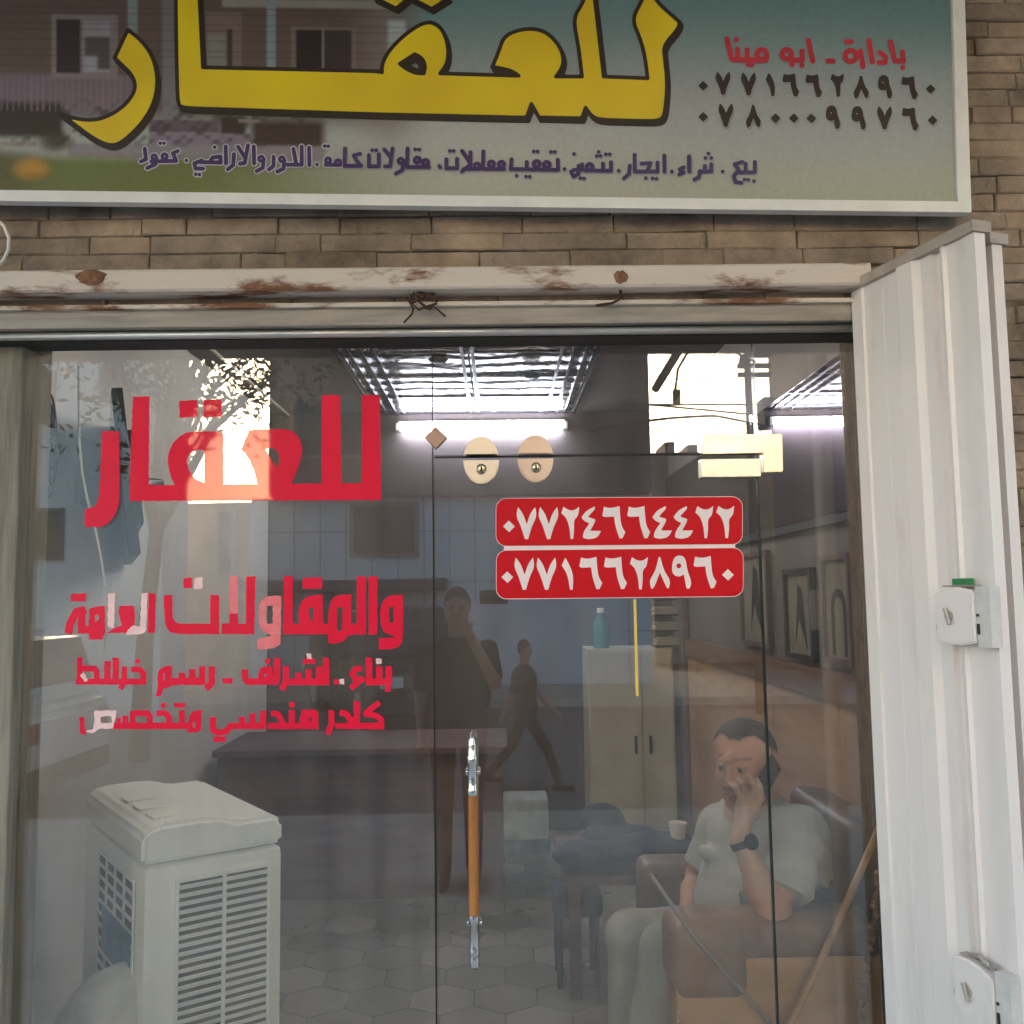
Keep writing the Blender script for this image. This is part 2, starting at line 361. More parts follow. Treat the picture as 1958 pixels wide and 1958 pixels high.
# ------------------------------------------------------------------ the ground
M_pave = mat('paving', (0.44, 0.39, 0.33), 0.85, var=0.3, vscale=3, bump=0.2)
M_road = mat('asphalt', (0.15, 0.14, 0.13), 0.9, var=0.35, vscale=2.5, bump=0.4, bscale=90)
M_earth = mat('earth', (0.22, 0.185, 0.14), 0.95, var=0.3, vscale=1.2, bump=0.3)
def slab(name, lo, hi, m_): o = MB().box(lo, hi).build(name, m_); return tag(o, kind='structure')
slab('ground', (-400, -400, -0.40), (400, 400, -0.165), M_earth)
slab('road', (-120, -13.2, -0.30), (120, -5.0, -0.155), M_road)
slab('pavement', (-60, -5.0, -0.30), (60, -0.14, -0.01), M_pave)
slab('far_pavement', (-60, -18.6, -0.30), (60, -13.2, -0.02), M_pave)

# ------------------------------------------------------------------ shop shell
ZT = P(979, 642, 0).z                                   # top of the glass
XR, XL = 1.27, -1.72                                    # inner side walls
XJ = P(48, 1100, 0).x                                   # left jamb
YB = 4.32
shop = thing('shop_building', (0, 0, 0), 'stone clad shop building around the glass shopfront', 'building')
b = MB(); rnd = random.Random(3); cols = []
def stone_rows(x0, x1, z0, z1):
    z = z0
    while z < z1-0.01:
        h = 0.0505; x = x0 - rnd.random()*0.2
        while x < x1:
            L = rnd.choice([0.12, 0.17, 0.22, 0.25, 0.25, 0.28, 0.34]); a, e = max(x, x0), min(x+L, x1)
            if e-a > 0.015:
                g = rnd.choice([0.0002, 0.0004, 0.001, 0.0025]); g2 = rnd.choice([0.0002, 0.0004, 0.0008, 0.0018])
                yf = -0.12-rnd.random()*0.010; n0 = len(b.v)
                dz = [rnd.uniform(-0.0012, 0.0012) for _ in range(4)]; q = 0.004
                y1, y2, y3, y4 = [yf+rnd.uniform(-0.003, 0.003) for _ in range(4)]
                vs = [(a+g, -0.08, z+g2+dz[0]), (e-g, -0.08, z+g2+dz[1]), (e-g, -0.08, z+h-g2+dz[2]), (a+g, -0.08, z+h-g2+dz[3]),
                      (a+g, yf+q, z+g2+dz[0]), (e-g, yf+q, z+g2+dz[1]), (e-g, yf+q, z+h-g2+dz[2]), (a+g, yf+q, z+h-g2+dz[3]),
                      (a+g+q, y1, z+g2+q), (e-g-q, y2, z+g2+q), (e-g-q, y3, z+h-g2-q), (a+g+q, y4, z+h-g2-q)]
                b.add(vs, [(0, 1, 5, 4), (1, 2, 6, 5), (2, 3, 7, 6), (3, 0, 4, 7), (4, 5, 9, 8), (5, 6, 10, 9), (6, 7, 11, 10), (7, 4, 8, 11), (8, 9, 10, 11)])
                t = rnd.uniform(0.84, 1.10); wv = rnd.uniform(-0.06, 0.06); cols.extend([(0.42*t, 0.315*t*(1+wv*0.4), 0.23*t*(1+wv), 1)]*12)
            x += L
        z += 0.0505
ZS = P(979, 588, -0.1).z
stone_rows(-2.7, 2.9, ZS, 3.70); stone_rows(1.06, 2.9, 0.0, ZS-0.0505)
st = b.build('stone_cladding', M_stone, shop)
ca = st.data.color_attributes.new('Col', 'FLOAT_COLOR', 'POINT'); ca.data.foreach_set('color', np.array(cols).ravel())
b = MB(); b.box((-2.7, -0.115, ZS-0.02), (2.9, 0.2, 4.2)); b.box((1.055, -0.113, 0), (2.9, 0.2, ZS-0.02)); b.build('mortar_wall', M_mortar, shop)
b = MB(); b.box((-2.7, -0.05, 0), (XJ, 0.12, ZS-0.02), bev=0.006); b.build('jamb', M_plaster, shop)
b = MB(); b.box((-2.9, -2.25, 3.72), (3.1, -0.12, 3.94)); b.box((-2.9, -2.25, 3.94), (3.1, -2.1, 5.0)); b.build('balcony', M_concrete, shop)
b = MB(); b.box((-2.7, 0.2, 3.6), (2.9, 5.0, 7.2)); b.box((-2.7, -0.11, 4.2), (2.9, 0.2, 7.2)); b.build('upper_storey', M_plaster, shop)

# room behind the glass
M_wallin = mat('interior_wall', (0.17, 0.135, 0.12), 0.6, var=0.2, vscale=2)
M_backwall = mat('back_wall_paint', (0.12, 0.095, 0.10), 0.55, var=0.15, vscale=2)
M_wood = mat('wall_panel_wood', (0.50, 0.30, 0.165), 0.5, vscale=2.5, col2=(0.36, 0.205, 0.115), stretch=(4, 0.6, 3), bump=0.05)
M_ceil = mat('ceiling_paint', (0.22, 0.195, 0.18), 0.6, var=0.15, vscale=2)
M_tile = None
def tilemat():
    m = mat('hex_floor', (0.34, 0.33, 0.30), 0.3, var=0.2, vscale=1.5); return m
M_floor = tilemat()
M_grout = mat('grout', (0.15, 0.14, 0.13), 0.8, var=0.2)
def struct(name, mb, m_, **k): return tag(mb.build(name, m_, **k), kind='structure')
struct('shop_floor_bed', MB().box((XL, 0.0, -0.1), (XR, YB+0.1, 0.0)), M_grout)
b = MB(); rr = 0.155
for j in range(-1, 19):
    for i in range(-8, 8):
        cx = i*rr*math.sqrt(3)+(j % 2)*rr*math.sqrt(3)/2; cy = 0.12+j*rr*1.5
        if XL < cx < XR and 0.02 < cy < YB:
            r2 = rr*0.975; v = [(cx+r2*math.sin(k*math.pi/3), cy+r2*math.cos(k*math.pi/3)) for k in range(6)]
            v = [(min(max(x, XL+.002), XR-.002), min(max(y, 0.004), YB)) for x, y in v]; b.prism(v, 2, 0.0, 0.006)
ft = b.build('shop_floor', M_floor); tag(ft, kind='structure')
fc = ft.data.color_attributes.new('Col', 'FLOAT_COLOR', 'POINT'); q = []
for k in range(len(ft.data.vertices)//12): t = random.choice([0.8, 0.9, 1, 1.1, 1.3]); q += [(0.20*t, 0.19*t, 0.17*t, 1)]*12
fc.data.foreach_set('color', np.array(q).ravel()); M_floor2 = mat('hex_tiles', (1, 1, 1), 0.28, attr='Col', var=0.2, vscale=3); ft.data.materials[0] = M_floor2
ZC = 3.08
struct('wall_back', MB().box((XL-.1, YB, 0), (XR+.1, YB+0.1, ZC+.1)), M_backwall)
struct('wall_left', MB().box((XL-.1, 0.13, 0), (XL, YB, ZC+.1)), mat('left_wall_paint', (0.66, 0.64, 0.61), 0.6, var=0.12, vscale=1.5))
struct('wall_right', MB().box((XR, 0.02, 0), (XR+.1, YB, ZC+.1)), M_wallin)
struct('ceiling', MB().box((XL-.1, 0.13, ZC+0.005), (XR+.1, YB+.1, ZC+.12)), M_ceil)
# pressed metal ceiling field with bright strips
mc = mat('pressed_tin', (0.15, 0.15, 0.18), 0.24, 0.9, var=0.15, vscale=9)
n = mc.node_tree.nodes; l = mc.node_tree.links
tc = n.new('ShaderNodeTexCoord'); vo = n.new('ShaderNodeTexVoronoi'); vo.inputs['Scale'].default_value = 9; vo.feature = 'DISTANCE_TO_EDGE'
wv = n.new('ShaderNodeTexWave'); wv.inputs['Scale'].default_value = 2.2; wv.inputs['Distortion'].default_value = 3.5; wv.inputs['Detail'].default_value = 1; wv.wave_type = 'RINGS'
l.new(tc.outputs['Object'], vo.inputs['Vector']); l.new(tc.outputs['Object'], wv.inputs['Vector'])
ad = n.new('ShaderNodeMath'); ad.operation = 'ADD'; l.new(vo.outputs[0], ad.inputs[0]); l.new(wv.outputs[0], ad.inputs[1])
bp = n.new('ShaderNodeBump'); bp.inputs['Strength'].default_value = 0.35; bp.inputs['Distance'].default_value = 0.02
l.new(ad.outputs[0], bp.inputs['Height']); l.new(bp.outputs[0], n['Principled BSDF'].inputs['Normal'])
cp = thing('ceiling_panel', (-0.17, 2.2, ZC), 'silvery pressed metal panel field in the middle of the shop ceiling', 'ceiling panel')
b = MB(); px0, px1 = -0.88, 0.55
for j in range(7):
    for i in range(2):
        w_ = (px1-px0)/2; b.box((px0+i*w_+.006, 0.2+j*0.58+.006, ZC-0.012), (px0+(i+1)*w_-.006, 0.2+(j+1)*0.58-.006, ZC+0.002), bev=0.004)
b.build('panel_tile', mc, cp)
b = MB()
for x in (px0-.02, px0+.05, px0+.12, px0+.19, px1+.02, px1-.05, px1-.12, px1-.19, -0.2, -0.14): b.box((x-.011, 0.2, ZC-0.024), (x+.011, YB-.02, ZC-0.013), bev=0.003)
for j in range(8): b.box((px0, 0.2+j*0.58-.009, ZC-0.021), (px1, 0.2+j*0.58+.009, ZC-0.0125), bev=0.003)
b.build('trim_strip', mat('trim_chrome', (0.24, 0.24, 0.28), 0.18, 1.0), cp)
b = MB(); b.box((XL+.14, 0.2, ZC-0.01), (XL+.155, YB-.02, ZC+.003)); tag(b.build('ceiling_trim', M_whitepaint), 'thin pale strip along the dull ceiling beside the left wall', 'trim')

# right wall: wood panelling, rail, dark glossy band above
b = MB()
for k in range(5): b.box((XR-.018, 0.05+k*0.85, 0.02), (XR-.001, 0.05+(k+1)*0.85-.004, 1.28))
tag(b.build('wall_panelling', M_wood), 'brown wood panelling on the right wall behind the seated man', 'wall panel')
tag(MB().box((XR-.035, 0.05, 1.285), (XR-.001, YB-.01, 1.40), bev=.004).build('chair_rail', mat('rail_wood', (0.20, 0.11, 0.07), 0.4, var=0.25, vscale=4, stretch=(3, .4, 3))), 'dark wooden rail along the top of the wall panelling', 'rail')
M_gloss = mat('dark_mirror', (0.30, 0.27, 0.33), 0.02, 1.0)
mr = thing('mirror_band', (XR, 2.5, 2.25), 'long glossy mirror band high on the right wall', 'mirror')
for (y0, y1, a0, a1) in ((0.1, 2.25, 0.030, 0.012), (2.254, YB-.02, 0.004, 0.024)):
    b = MB(); b.prism([(XR-.002, y0), (XR-.004-a0, y0), (XR-.004-a1, y1), (XR-.002, y1)], 2, 1.99, 2.56); b.build('mirror_panel', M_gloss, mr)
tag(MB().box((XR-.03, 0.1, 1.955), (XR-.001, YB-.01, 1.985)).build('picture_rail', M_darkgap), 'thin dark strip under the mirror band', 'rail')

# ------------------------------------------------------------------ lintel metalwork
XF = 1.055
def zz(py, Y): return P(979, py, Y).z
fr = thing('window_frame', (0, -0.1, ZT), 'grey painted metal frame along the top of the shop window', 'window frame')
MB().box((XJ-.5, -0.135, zz(620, -.13)), (XF, -0.02, zz(584, -.135)), bev=.003).build('head_channel', M_frame, fr)
MB().box((XJ-.5, -0.150, zz(584, -.15)+.001), (XF, -0.10, zz(575, -.15)), bev=.002).build('lip', M_rust, fr)
MB().box((XJ-.5, -0.11, zz(624, -.11)), (XF, -0.03, zz(620, -.11)-.0005)).build('groove', M_darkgap, fr)
zb = (zz(624, -.12)+zz(639, -.12))/2
MB().tube([(XJ-.5, -.105, zb), (XF, -.105, zb)], (zz(624, -.12)-zz(639, -.12))/2, 12).build('bead', M_alu, fr, smooth=True)
MB().box((XJ-.5, -0.095, zb-.012), (XF, 0.0, zb-.004)).build('seal', M_darkgap, fr)
# white rail of the folding shutter with rust
ra, rb_ = zz(509, -.19), zz(551, -.19)
rl = thing('shutter_rail', (0, -.19, ra), 'rust stained white metal rail running above the shop window', 'rail')
b = MB(); xa = P(2, 530, -.19).x; 
b.prism([(-.19, rb_), (-.195, rb_+.006), (-.195, ra-.006), (-.19, ra), (-.124, ra), (-.124, rb_)], 0, xa-.6, 1.0)
b.build('rail_bar', M_rust, rl)
for px, ww in ((172, 60), (1188, 26)):
    c = P(px, 530, -.197); b = MB(); rnd2 = random.Random(px)
    pts = [(c.x+ww/1400*math.cos(a)*rnd2.uniform(.7, 1.2), c.z+.020*math.sin(a)*rnd2.uniform(.75, 1.15)) for a in [i*math.pi/7 for i in range(14)]]
    b.prism(pts, 1, -.1945, -.1972); b.build('rust_scab', mat('rust_scab', (0.24, 0.115, 0.06), .9, var=.5, vscale=30, bump=.6), rl)
# rusty wire tangle
wtt = thing('wire_tangle', tuple(P(808, 580, -.165)), 'rusty twisted wire hanging below the white rail', 'wire')
for pts, r_ in (([(778, 568), (790, 590), (788, 600), (772, 617)], .0028), ([(790, 560), (800, 575), (815, 590), (828, 585), (852, 605)], .0028), ([(784, 566), (830, 562), (835, 580), (800, 592), (788, 580), (810, 566)], .004), ([(795, 556), (840, 572), (822, 592), (796, 572)], .0035), ([(1186, 552), (1188, 570), (1170, 580), (1140, 584)], .004)):
    wt = MB(); wt.tube([P(x, y, -.165-.004*(i % 2)) for i, (x, y) in enumerate(pts)], r_, 6); wt.build('wire', M_iron, wtt, smooth=True)
cb = MB(); cb.tube([P(*q, -.2) for q in ((-30, 415), (-8, 418), (8, 432), (17, 455), (16, 478), (6, 498), (-14, 515), (-30, 520))], .0045, 8)
tag(cb.build('cable_loop', M_whitepaint, smooth=True), 'white cable loop curling over the stone wall under the sign', 'cable')

# ------------------------------------------------------------------ glass panes, door
XD0, XD1 = P(831, 1300, 0).x, P(1463, 1300, 0).x; ZD = P(1090, 873, 0).z; G = .003
def pane(name, lo, hi, parent=None):
    bm = bmesh.new(); bmesh.ops.create_cube(bm, size=1)
    for v in bm.verts: v.co = Vector([(lo[i]+hi[i])/2+v.co[i]*(hi[i]-lo[i]) for i in range(3)])
    bm.normal_update(); b = MB(); fl = [0 if abs(f.normal.y) > .9 else 1 for f in bm.faces]; b.bm(bm)
    o = mesh_obj(name, b.v, b.f, [M_glass, M_edge], parent, mi=fl); return o
sw = thing('shop_window', (XJ, 0, 0), 'wide fixed glass window left of the door with red Arabic lettering', 'window')
pane('pane', (XJ-.02, 0, .03), (XD0-G, .01, ZT+.02), sw)
tw = thing('transom_window', (XD0, 0, ZD), 'fixed glass pane above the glass door', 'window')
pane('pane', (XD0+G, 0, ZD+.008), (XD1+G*0-.001, .01, ZT+.02), tw)
sl = thing('side_window', (XD1, 0, 0), 'narrow fixed glass pane between the door and the white shutter', 'window')
pane('pane', (XD1+G, 0, .03), (XR+.05, .01, ZT+.02), sl)
dr = thing('glass_door', (XD1, 0, 0), 'frameless glass door with long handle and red phone number stickers', 'door')
pane('pane', (XD0+G, 0, .02), (XD1-G, .01, ZD), dr)
# dark rubber joint between window and door
MB().box((XD0-G+.0002, .0015, .03), (XD0-G+.0035, .0085, ZT)).build('joint_seal', M_darkgap, sw)
MB().box((XD0+G, .002, ZD+.0005), (XD1, .008, ZD+.0055)).build('joint_seal', M_darkgap, tw)
MB().box((XD1-G+.0005, .002, .03), (XD1+G-.0005, .008, ZD)).build('joint_seal', M_edge, sl)
VY = -.0012                                               # vinyl sits on the inner face
# big word
Z1 = ZM(150, 740, 3.22)
big = [('p', Z1([(335, 58), (438, 58), (432, 650), (430, 702), (315, 702), (320, 450)])), ('p', Z1([(318, 606), (1862, 590), (1862, 695), (315, 702)])),
       ('p', Z1([(890, 275), (890, 640), (640, 640), (590, 605), (560, 530), (548, 450), (560, 380), (600, 320), (650, 285), (700, 272)])),
       ('h', Z1([(775, 388), (775, 588), (720, 572), (682, 520), (665, 455), (680, 412), (710, 388)])), ]
big2 = [('p', Z1([(1050, 268), (1100, 259), (1290, 258), (1342, 288), (1374, 345), (1376, 410), (1360, 475), (1310, 600), (1280, 640), (1100, 640), (1098, 560), (1050, 440), (1002, 385)])),
        ('h', Z1([(1150, 382), (1185, 370), (1220, 385), (1240, 430), (1226, 505), (1190, 450)]))]
big3 = [('p', Z1([(1498, 50), (1612, 50), (1618, 640), (1498, 640)])), ('p', Z1([(1745, 50), (1855, 50), (1863, 695), (1745, 695)])), ('p', Z1([(620, 84), (730, 80), (735, 183), (622, 190)])), ('p', Z1([(770, 80), (878, 76), (882, 183), (770, 186)])),
        ('p', Z1([(145, 270), (250, 272), (254, 690), (243, 750), (210, 815), (170, 850), (138, 862), (38, 862), (40, 752), (88, 742), (118, 712), (130, 640)]))]
word = big+[('p', p[1]) for p in big2 if p[0] == 'p']+big3
F2 = [p for p in big2 if p[0] == 'h']
flat('lettering', word+F2, VY, M_red, sw, 1.4, wob=.5)
# second line
Z2, Z3 = ZM(110, 1090, 5.52), ZM(440, 1090, 5.52)
l2 = [('p', Z2([(140, 250), (298, 245), (298, 332), (140, 332)])), ('s', Z2([(113, 670), (135, 560), (200, 440), (300, 415)]), 15), ('s', Z2([(255, 420), (255, 640)]), 15), ('s', Z2([(215, 630), (500, 630)]), 15),
      ('p', Z2([(335, 410), (400, 385), (500, 378), (500, 660), (470, 735), (335, 735), (325, 660)])), ('h', Z2([(390, 480), (430, 465), (440, 520), (400, 545)])),
      ('p', Z2([(650, 380), (790, 372), (816, 400), (816, 560), (780, 664), (520, 666), (590, 612), (680, 585), (640, 450)])), ('s', Z2([(1000, 245), (992, 664)]), 13.5),
      ('p', Z2([(1120, 265), (1212, 265), (1212, 490), (1230, 540), (1270, 566), (1612, 566), (1612, 262), (1706, 262), (1706, 676), (1240, 676), (1170, 640), (1130, 560)])), ('p', Z2([(1330, 82), (1420, 80), (1420, 190), (1330, 190)])),
      ('p', Z3([(-88, 565), (165, 565), (170, 65), (268, 65), (255, 676), (-88, 676)])), ('s', Z3([(38, 460), (38, 600)]), 16),
      ('s', Z3([(615, 65), (615, 660)]), 17), ('s', Z3([(560, 622), (1250, 622)]), 20.5), ('p', Z3([(718, 470), (735, 370), (780, 300), (860, 263), (978, 262), (978, 600), (730, 600)])), ('h', Z3([(825, 420), (850, 390), (876, 388), (880, 530), (850, 530)])),
      ('p', Z3([(765, 82), (970, 78), (970, 198), (765, 198)])),
      ('p', Z3([(1040, 420), (1060, 330), (1110, 272), (1200, 258), (1282, 262), (1275, 566), (1430, 566), (1430, 680), (1250, 682), (1210, 740), (1130, 778), (1035, 770), (1030, 560)])), ('h', Z3([(1130, 410), (1150, 388), (1185, 388), (1180, 640), (1130, 640)])),
      ('s', Z3([(1385, 65), (1385, 680)]), 17.5), ('s', Z3([(1508, 65), (1508, 680)]), 16.5),
      ('p', Z3([(1578, 440), (1610, 320), (1690, 262), (1825, 262), (1825, 730), (1800, 795), (1730, 838), (1570, 836), (1570, 722), (1730, 712), (1735, 690), (1650, 680), (1592, 610)])), ('h', Z3([(1675, 395), (1725, 388), (1725, 550), (1680, 555)]))]
flat('lettering', l2, VY, M_red, sw, 1.3, wob=.5)
flat('lettering', [('s', Z3([(38, 62), (38, 455)]), 16), ('p', Z3([(300, 400), (335, 310), (400, 268), (540, 268), (535, 760), (510, 800), (440, 835), (285, 835), (285, 730), (380, 715), (436, 690), (360, 660), (310, 600)])), ('h', Z3([(385, 380), (450, 375), (450, 560), (400, 570), (375, 530)]))], VY, M_pinkred, sw, 1.3, wob=.8)
flat('lettering', [('s', Z2([(570, 243), (562, 610)]), 13), ('p', Z2([(885, 243), (948, 243), (938, 640), (900, 680), (725, 680), (745, 620), (800, 585), (870, 590)])), ('p', Z2([(1447, 82), (1535, 80), (1532, 196), (1436, 198)]))], VY-.0004, M_pink, sw, 1.3, wob=1.0)
# third and fourth lines
Z4, Z5 = ZM(130, 1245, 5.8545), ZM(440, 1245, 5.8545); W = 12.2
l3 = [('s', Z4([(133, 72), (128, 345)]), 10.5), ('s', Z4([(130, 195), (300, 195), (322, 235), (325, 345)]), 11), ('s', Z4([(86, 342), (876, 342)]), 11), ('s', Z4([(440, 110), (440, 340)]), W), ('s', Z4([(535, 75), (535, 340)]), W),
      ('s', Z4([(630, 172), (630, 335), (585, 425)]), 10.5), ('s', Z4([(705, 205), (800, 205), (845, 250), (845, 345)]), 11), ('d', *Z4([(780, 115)])[0], 5),
      ('p', Z4([(1000, 260), (1030, 200), (1090, 166), (1165, 166), (1160, 300), (1540, 300), (1540, 378), (1170, 378), (1120, 412), (1070, 420), (1040, 500), (975, 508), (1005, 420)])), ('h', Z4([(1068, 250), (1084, 250), (1084, 330), (1070, 330)])),
      ('s', Z4([(1275, 243), (1275, 330)]), W), ('s', Z4([(1390, 203), (1390, 330)]), W), ('s', Z4([(1503, 170), (1503, 330)]), W), ('s', Z4([(1610, 170), (1608, 360), (1545, 425)]), W), ('s', Z4([(1728, 333), (1842, 333)]), 10),
      ('s', Z5([(165, 205), (168, 300), (190, 340)]), W), ('s', Z5([(165, 342), (545, 342)]), W), ('p', Z5([(310, 345), (315, 240), (345, 185), (400, 168), (470, 168), (490, 345)])), ('h', Z5([(380, 255), (412, 255), (410, 290), (382, 290)])), ('d', *Z5([(418, 112)])[0], 5.6), ('s', Z5([(527, 75), (522, 345)]), W),
      ('s', Z5([(625, 170), (625, 345), (575, 435)]), W), ('s', Z5([(640, 345), (1112, 345)]), W), ('s', Z5([(765, 242), (765, 340)]), W), ('s', Z5([(880, 205), (880, 340)]), W), ('s', Z5([(998, 172), (998, 340)]), W), ('s', Z5([(815, 115), (955, 115)]), 10.5), ('s', Z5([(1075, 75), (1075, 345)]), W), ('s', Z5([(1162, 345), (1225, 345)]), 10),
      ('s', Z5([(1475, 190), (1400, 205), (1368, 255), (1400, 312), (1505, 318)]), 11), ('s', Z5([(1470, 320), (1350, 420)]), 11), ('s', Z5([(1555, 72), (1558, 345)]), W), ('s', Z5([(1525, 345), (1812, 345)]), W), ('s', Z5([(1668, 172), (1668, 340)]), W), ('s', Z5([(1775, 168), (1775, 345)]), W), ('s', Z5([(1765, 385), (1765, 455)]), 11)]
flat('lettering', l3, VY, M_red, sw, 1.1, wob=.4)
l4 = [('s', Z4([(155, 740), (160, 905), (205, 912)]), 9), ('s', Z4([(500, 838), (1490, 838)]), 12), ('s', Z4([(565, 750), (565, 830)]), 8), ('s', Z4([(640, 725), (640, 830)]), 11), ('s', Z4([(725, 840), (725, 695), (890, 695), (915, 725), (915, 840)]), 11), ('s', Z4([(990, 695), (1090, 695), (1132, 740), (1132, 840)]), 11), ('d', *Z4([(1068, 608)])[0], 5.5),
      ('s', Z4([(1275, 660), (1275, 830)]), 11), ('s', Z4([(1185, 605), (1312, 605)]), 8.5), ('p', Z4([(1340, 860), (1350, 740), (1400, 665), (1495, 660), (1495, 870), (1460, 912), (1330, 908)])), ('h', Z4([(1400, 790), (1425, 780), (1425, 860), (1400, 855)])),
      ('s', Z4([(1622, 740), (1625, 885), (1690, 915), (1775, 900), (1810, 840), (1935, 838)]), 12), ('s', Z4([(1625, 985), (1765, 985)]), 10),
      ('s', Z5([(0, 838), (390, 838)]), 12), ('s', Z5([(135, 735), (135, 830)]), 12), ('s', Z5([(250, 698), (250, 830)]), 12), ('s', Z5([(370, 665), (370, 830)]), 12), ('s', Z5([(455, 695), (525, 698), (570, 760), (600, 830)]), 11), ('s', Z5([(415, 838), (990, 838)]), 12), ('s', Z5([(690, 660), (690, 830)]), 12), ('d', *Z5([(690, 600)])[0], 6),
      ('p', Z5([(760, 840), (800, 655), (960, 655), (990, 690), (990, 840)])), ('h', Z5([(890, 745), (915, 740), (912, 800), (895, 790)])), ('s', Z5([(1135, 662), (1135, 830), (1085, 930)]), 11.5), ('s', Z5([(1225, 690), (1290, 698), (1345, 760), (1355, 838)]), 12), ('s', Z5([(1180, 838), (1400, 838)]), 11), ('s', Z5([(1420, 562), (1420, 840)]), 12),
      ('s', Z5([(1675, 575), (1520, 690), (1520, 705), (1640, 725), (1690, 765), (1695, 840)]), 11), ('s', Z5([(1390, 838), (1725, 838)]), 12)]
flat('lettering', l4, VY, M_red, sw, 1.1, wob=.4)
flat('lettering', [('s', Z4([(155, 255), (205, 335)]), 8), ('s', Z5([(858, 60), (912, 57)]), 10), ('s', Z5([(1635, 115), (1700, 115)]), 10), ('s', Z5([(1222, 342), (1275, 342)]), 10),
      ('p', Z4([(295, 665), (540, 665), (545, 700), (500, 865), (340, 868), (300, 905), (250, 920), (200, 905), (215, 880), (280, 870), (292, 830)])), ('h', Z4([(365, 732), (490, 730), (500, 800), (365, 808)]))], VY-.0004, M_pink, sw, 1.1, wob=.9)

# phone number stickers on the door
ZA = ZM(940, 940, 3.864)
D = {'0': [('p', [(84, 255), (127, 212), (172, 255), (130, 298)])], '7': [('p', [(195, 112), (180, 178), (215, 250), (246, 350), (270, 350), (295, 260), (334, 178), (322, 112), (285, 160), (260, 240), (232, 160)])],
     '2': [('p', [(530, 112), (515, 160), (550, 190), (575, 260), (583, 350), (602, 350), (610, 280), (608, 208), (640, 180), (648, 110), (628, 128), (600, 140), (565, 135)])],
     '4': [('p', [(762, 110), (700, 140), (664, 190), (680, 215), (722, 235), (678, 300), (675, 340), (710, 353), (765, 345), (792, 325), (808, 290), (728, 290), (765, 222), (765, 205), (714, 188), (725, 170), (765, 130)])],
     '6': [('p', [(830, 112), (818, 180), (835, 190), (905, 185), (915, 260), (945, 348), (968, 345), (988, 300), (955, 250), (945, 108), (900, 120), (860, 122)])],
     '1': [('p', [(545, 487), (518, 545), (560, 610), (580, 725), (598, 725), (605, 640), (590, 570)])], '8': [('p', [(1235, 485), (1246, 485), (1275, 590), (1322, 655), (1310, 715), (1295, 715), (1243, 600), (1200, 715), (1180, 720), (1164, 660), (1210, 590)])],
     '9': [('p', [(1340, 500), (1370, 470), (1410, 472), (1435, 500), (1445, 580), (1480, 670), (1462, 715), (1440, 715), (1420, 610), (1385, 630), (1345, 615), (1330, 580)]), ('hd', 1383, 547, 18)]}
ORG = {'0': 84, '7': 180, '2': 515, '4': 664, '6': 818, '1': 518, '8': 1164, '9': 1330}; TOP = {'1': 375, '8': 375, '9': 370}
def digit(ch, x, y, sx=1.0, sy=1.0):
    out = []
    for p in D[ch]:
        t = lambda q: (x+(q[0]-ORG[ch])*sx, y+(q[1]-TOP.get(ch, 0))*sy)
        out.append((p[0], ZA([t(q) for q in p[1]])) if p[0] in 'ph' else (p[0], *ZA([t((p[1], p[2]))])[0], p[3]*sx/3.864))
    return out
def rrect(x0, y0, x1, y1, r, sk=0):
    pts = []
    for cx, cy, a0 in ((x1-r, y0+r, -90), (x1-r, y1-r, 0), (x0+r, y1-r, 90), (x0+r, y0+r, 180)):
        for k in range(7): a = R(a0+k*15); pts.append((cx+r*math.cos(a), cy+r*math.sin(a)+sk*(cx-x0)/(x1-x0)))
    return pts
plate1 = [('p', ZA(rrect(34, 52, 1852, 402, 75, -14)))]; plate2 = [('p', ZA(rrect(36, 436, 1858, 792, 75, -20)))]
t = flat('phone_sticker', [('p', ZA([(90, 380), (1800, 372), (1800, 450), (90, 460)]))]+[('p', ZA(rrect(30, 48, 1856, 406, 78, -14))), ('p', ZA(rrect(32, 432, 1862, 797, 78, -20)))], VY+.0006, M_white, dr, 1.6)
ps1 = flat('phone_sticker', plate1, VY, M_stick, dr, 1.6); ps2 = flat('phone_sticker', plate2, VY, M_stick, dr, 1.6)
row1 = list(zip('07724664422', (84, 180, 343, 515, 664, 818, 1002, 1188, 1344, 1505, 1660), (2, 2, 1, 0, 0, -1, -2, -3, -3, -6, -7)))
row2 = list(zip('07716628960', (72, 164, 328, 518, 648, 830, 1022, 1164, 1330, 1492, 1702), (377, 375, 375, 375, 374, 373, 372, 373, 371, 367, 360)))
for row, par in ((row1, ps1), (row2, ps2)):
    pr = []
    for ch, x, y in row: pr.append(digit(ch, x, y))
    flat('number_lettering', [p for g in pr for p in g if p[0] != 'hd' and p[0] != 'h']+[p for g in pr for p in g if p[0] in ('hd', 'h')], VY-.0005, M_white, par, 1.0)
a, c = P(1211, 1146, 0), P(1221, 1330, 0)
MB().box((a.x, -.0022, c.z), (c.x, -.0003, a.z)).build('tape_strip', M_yellow, dr)

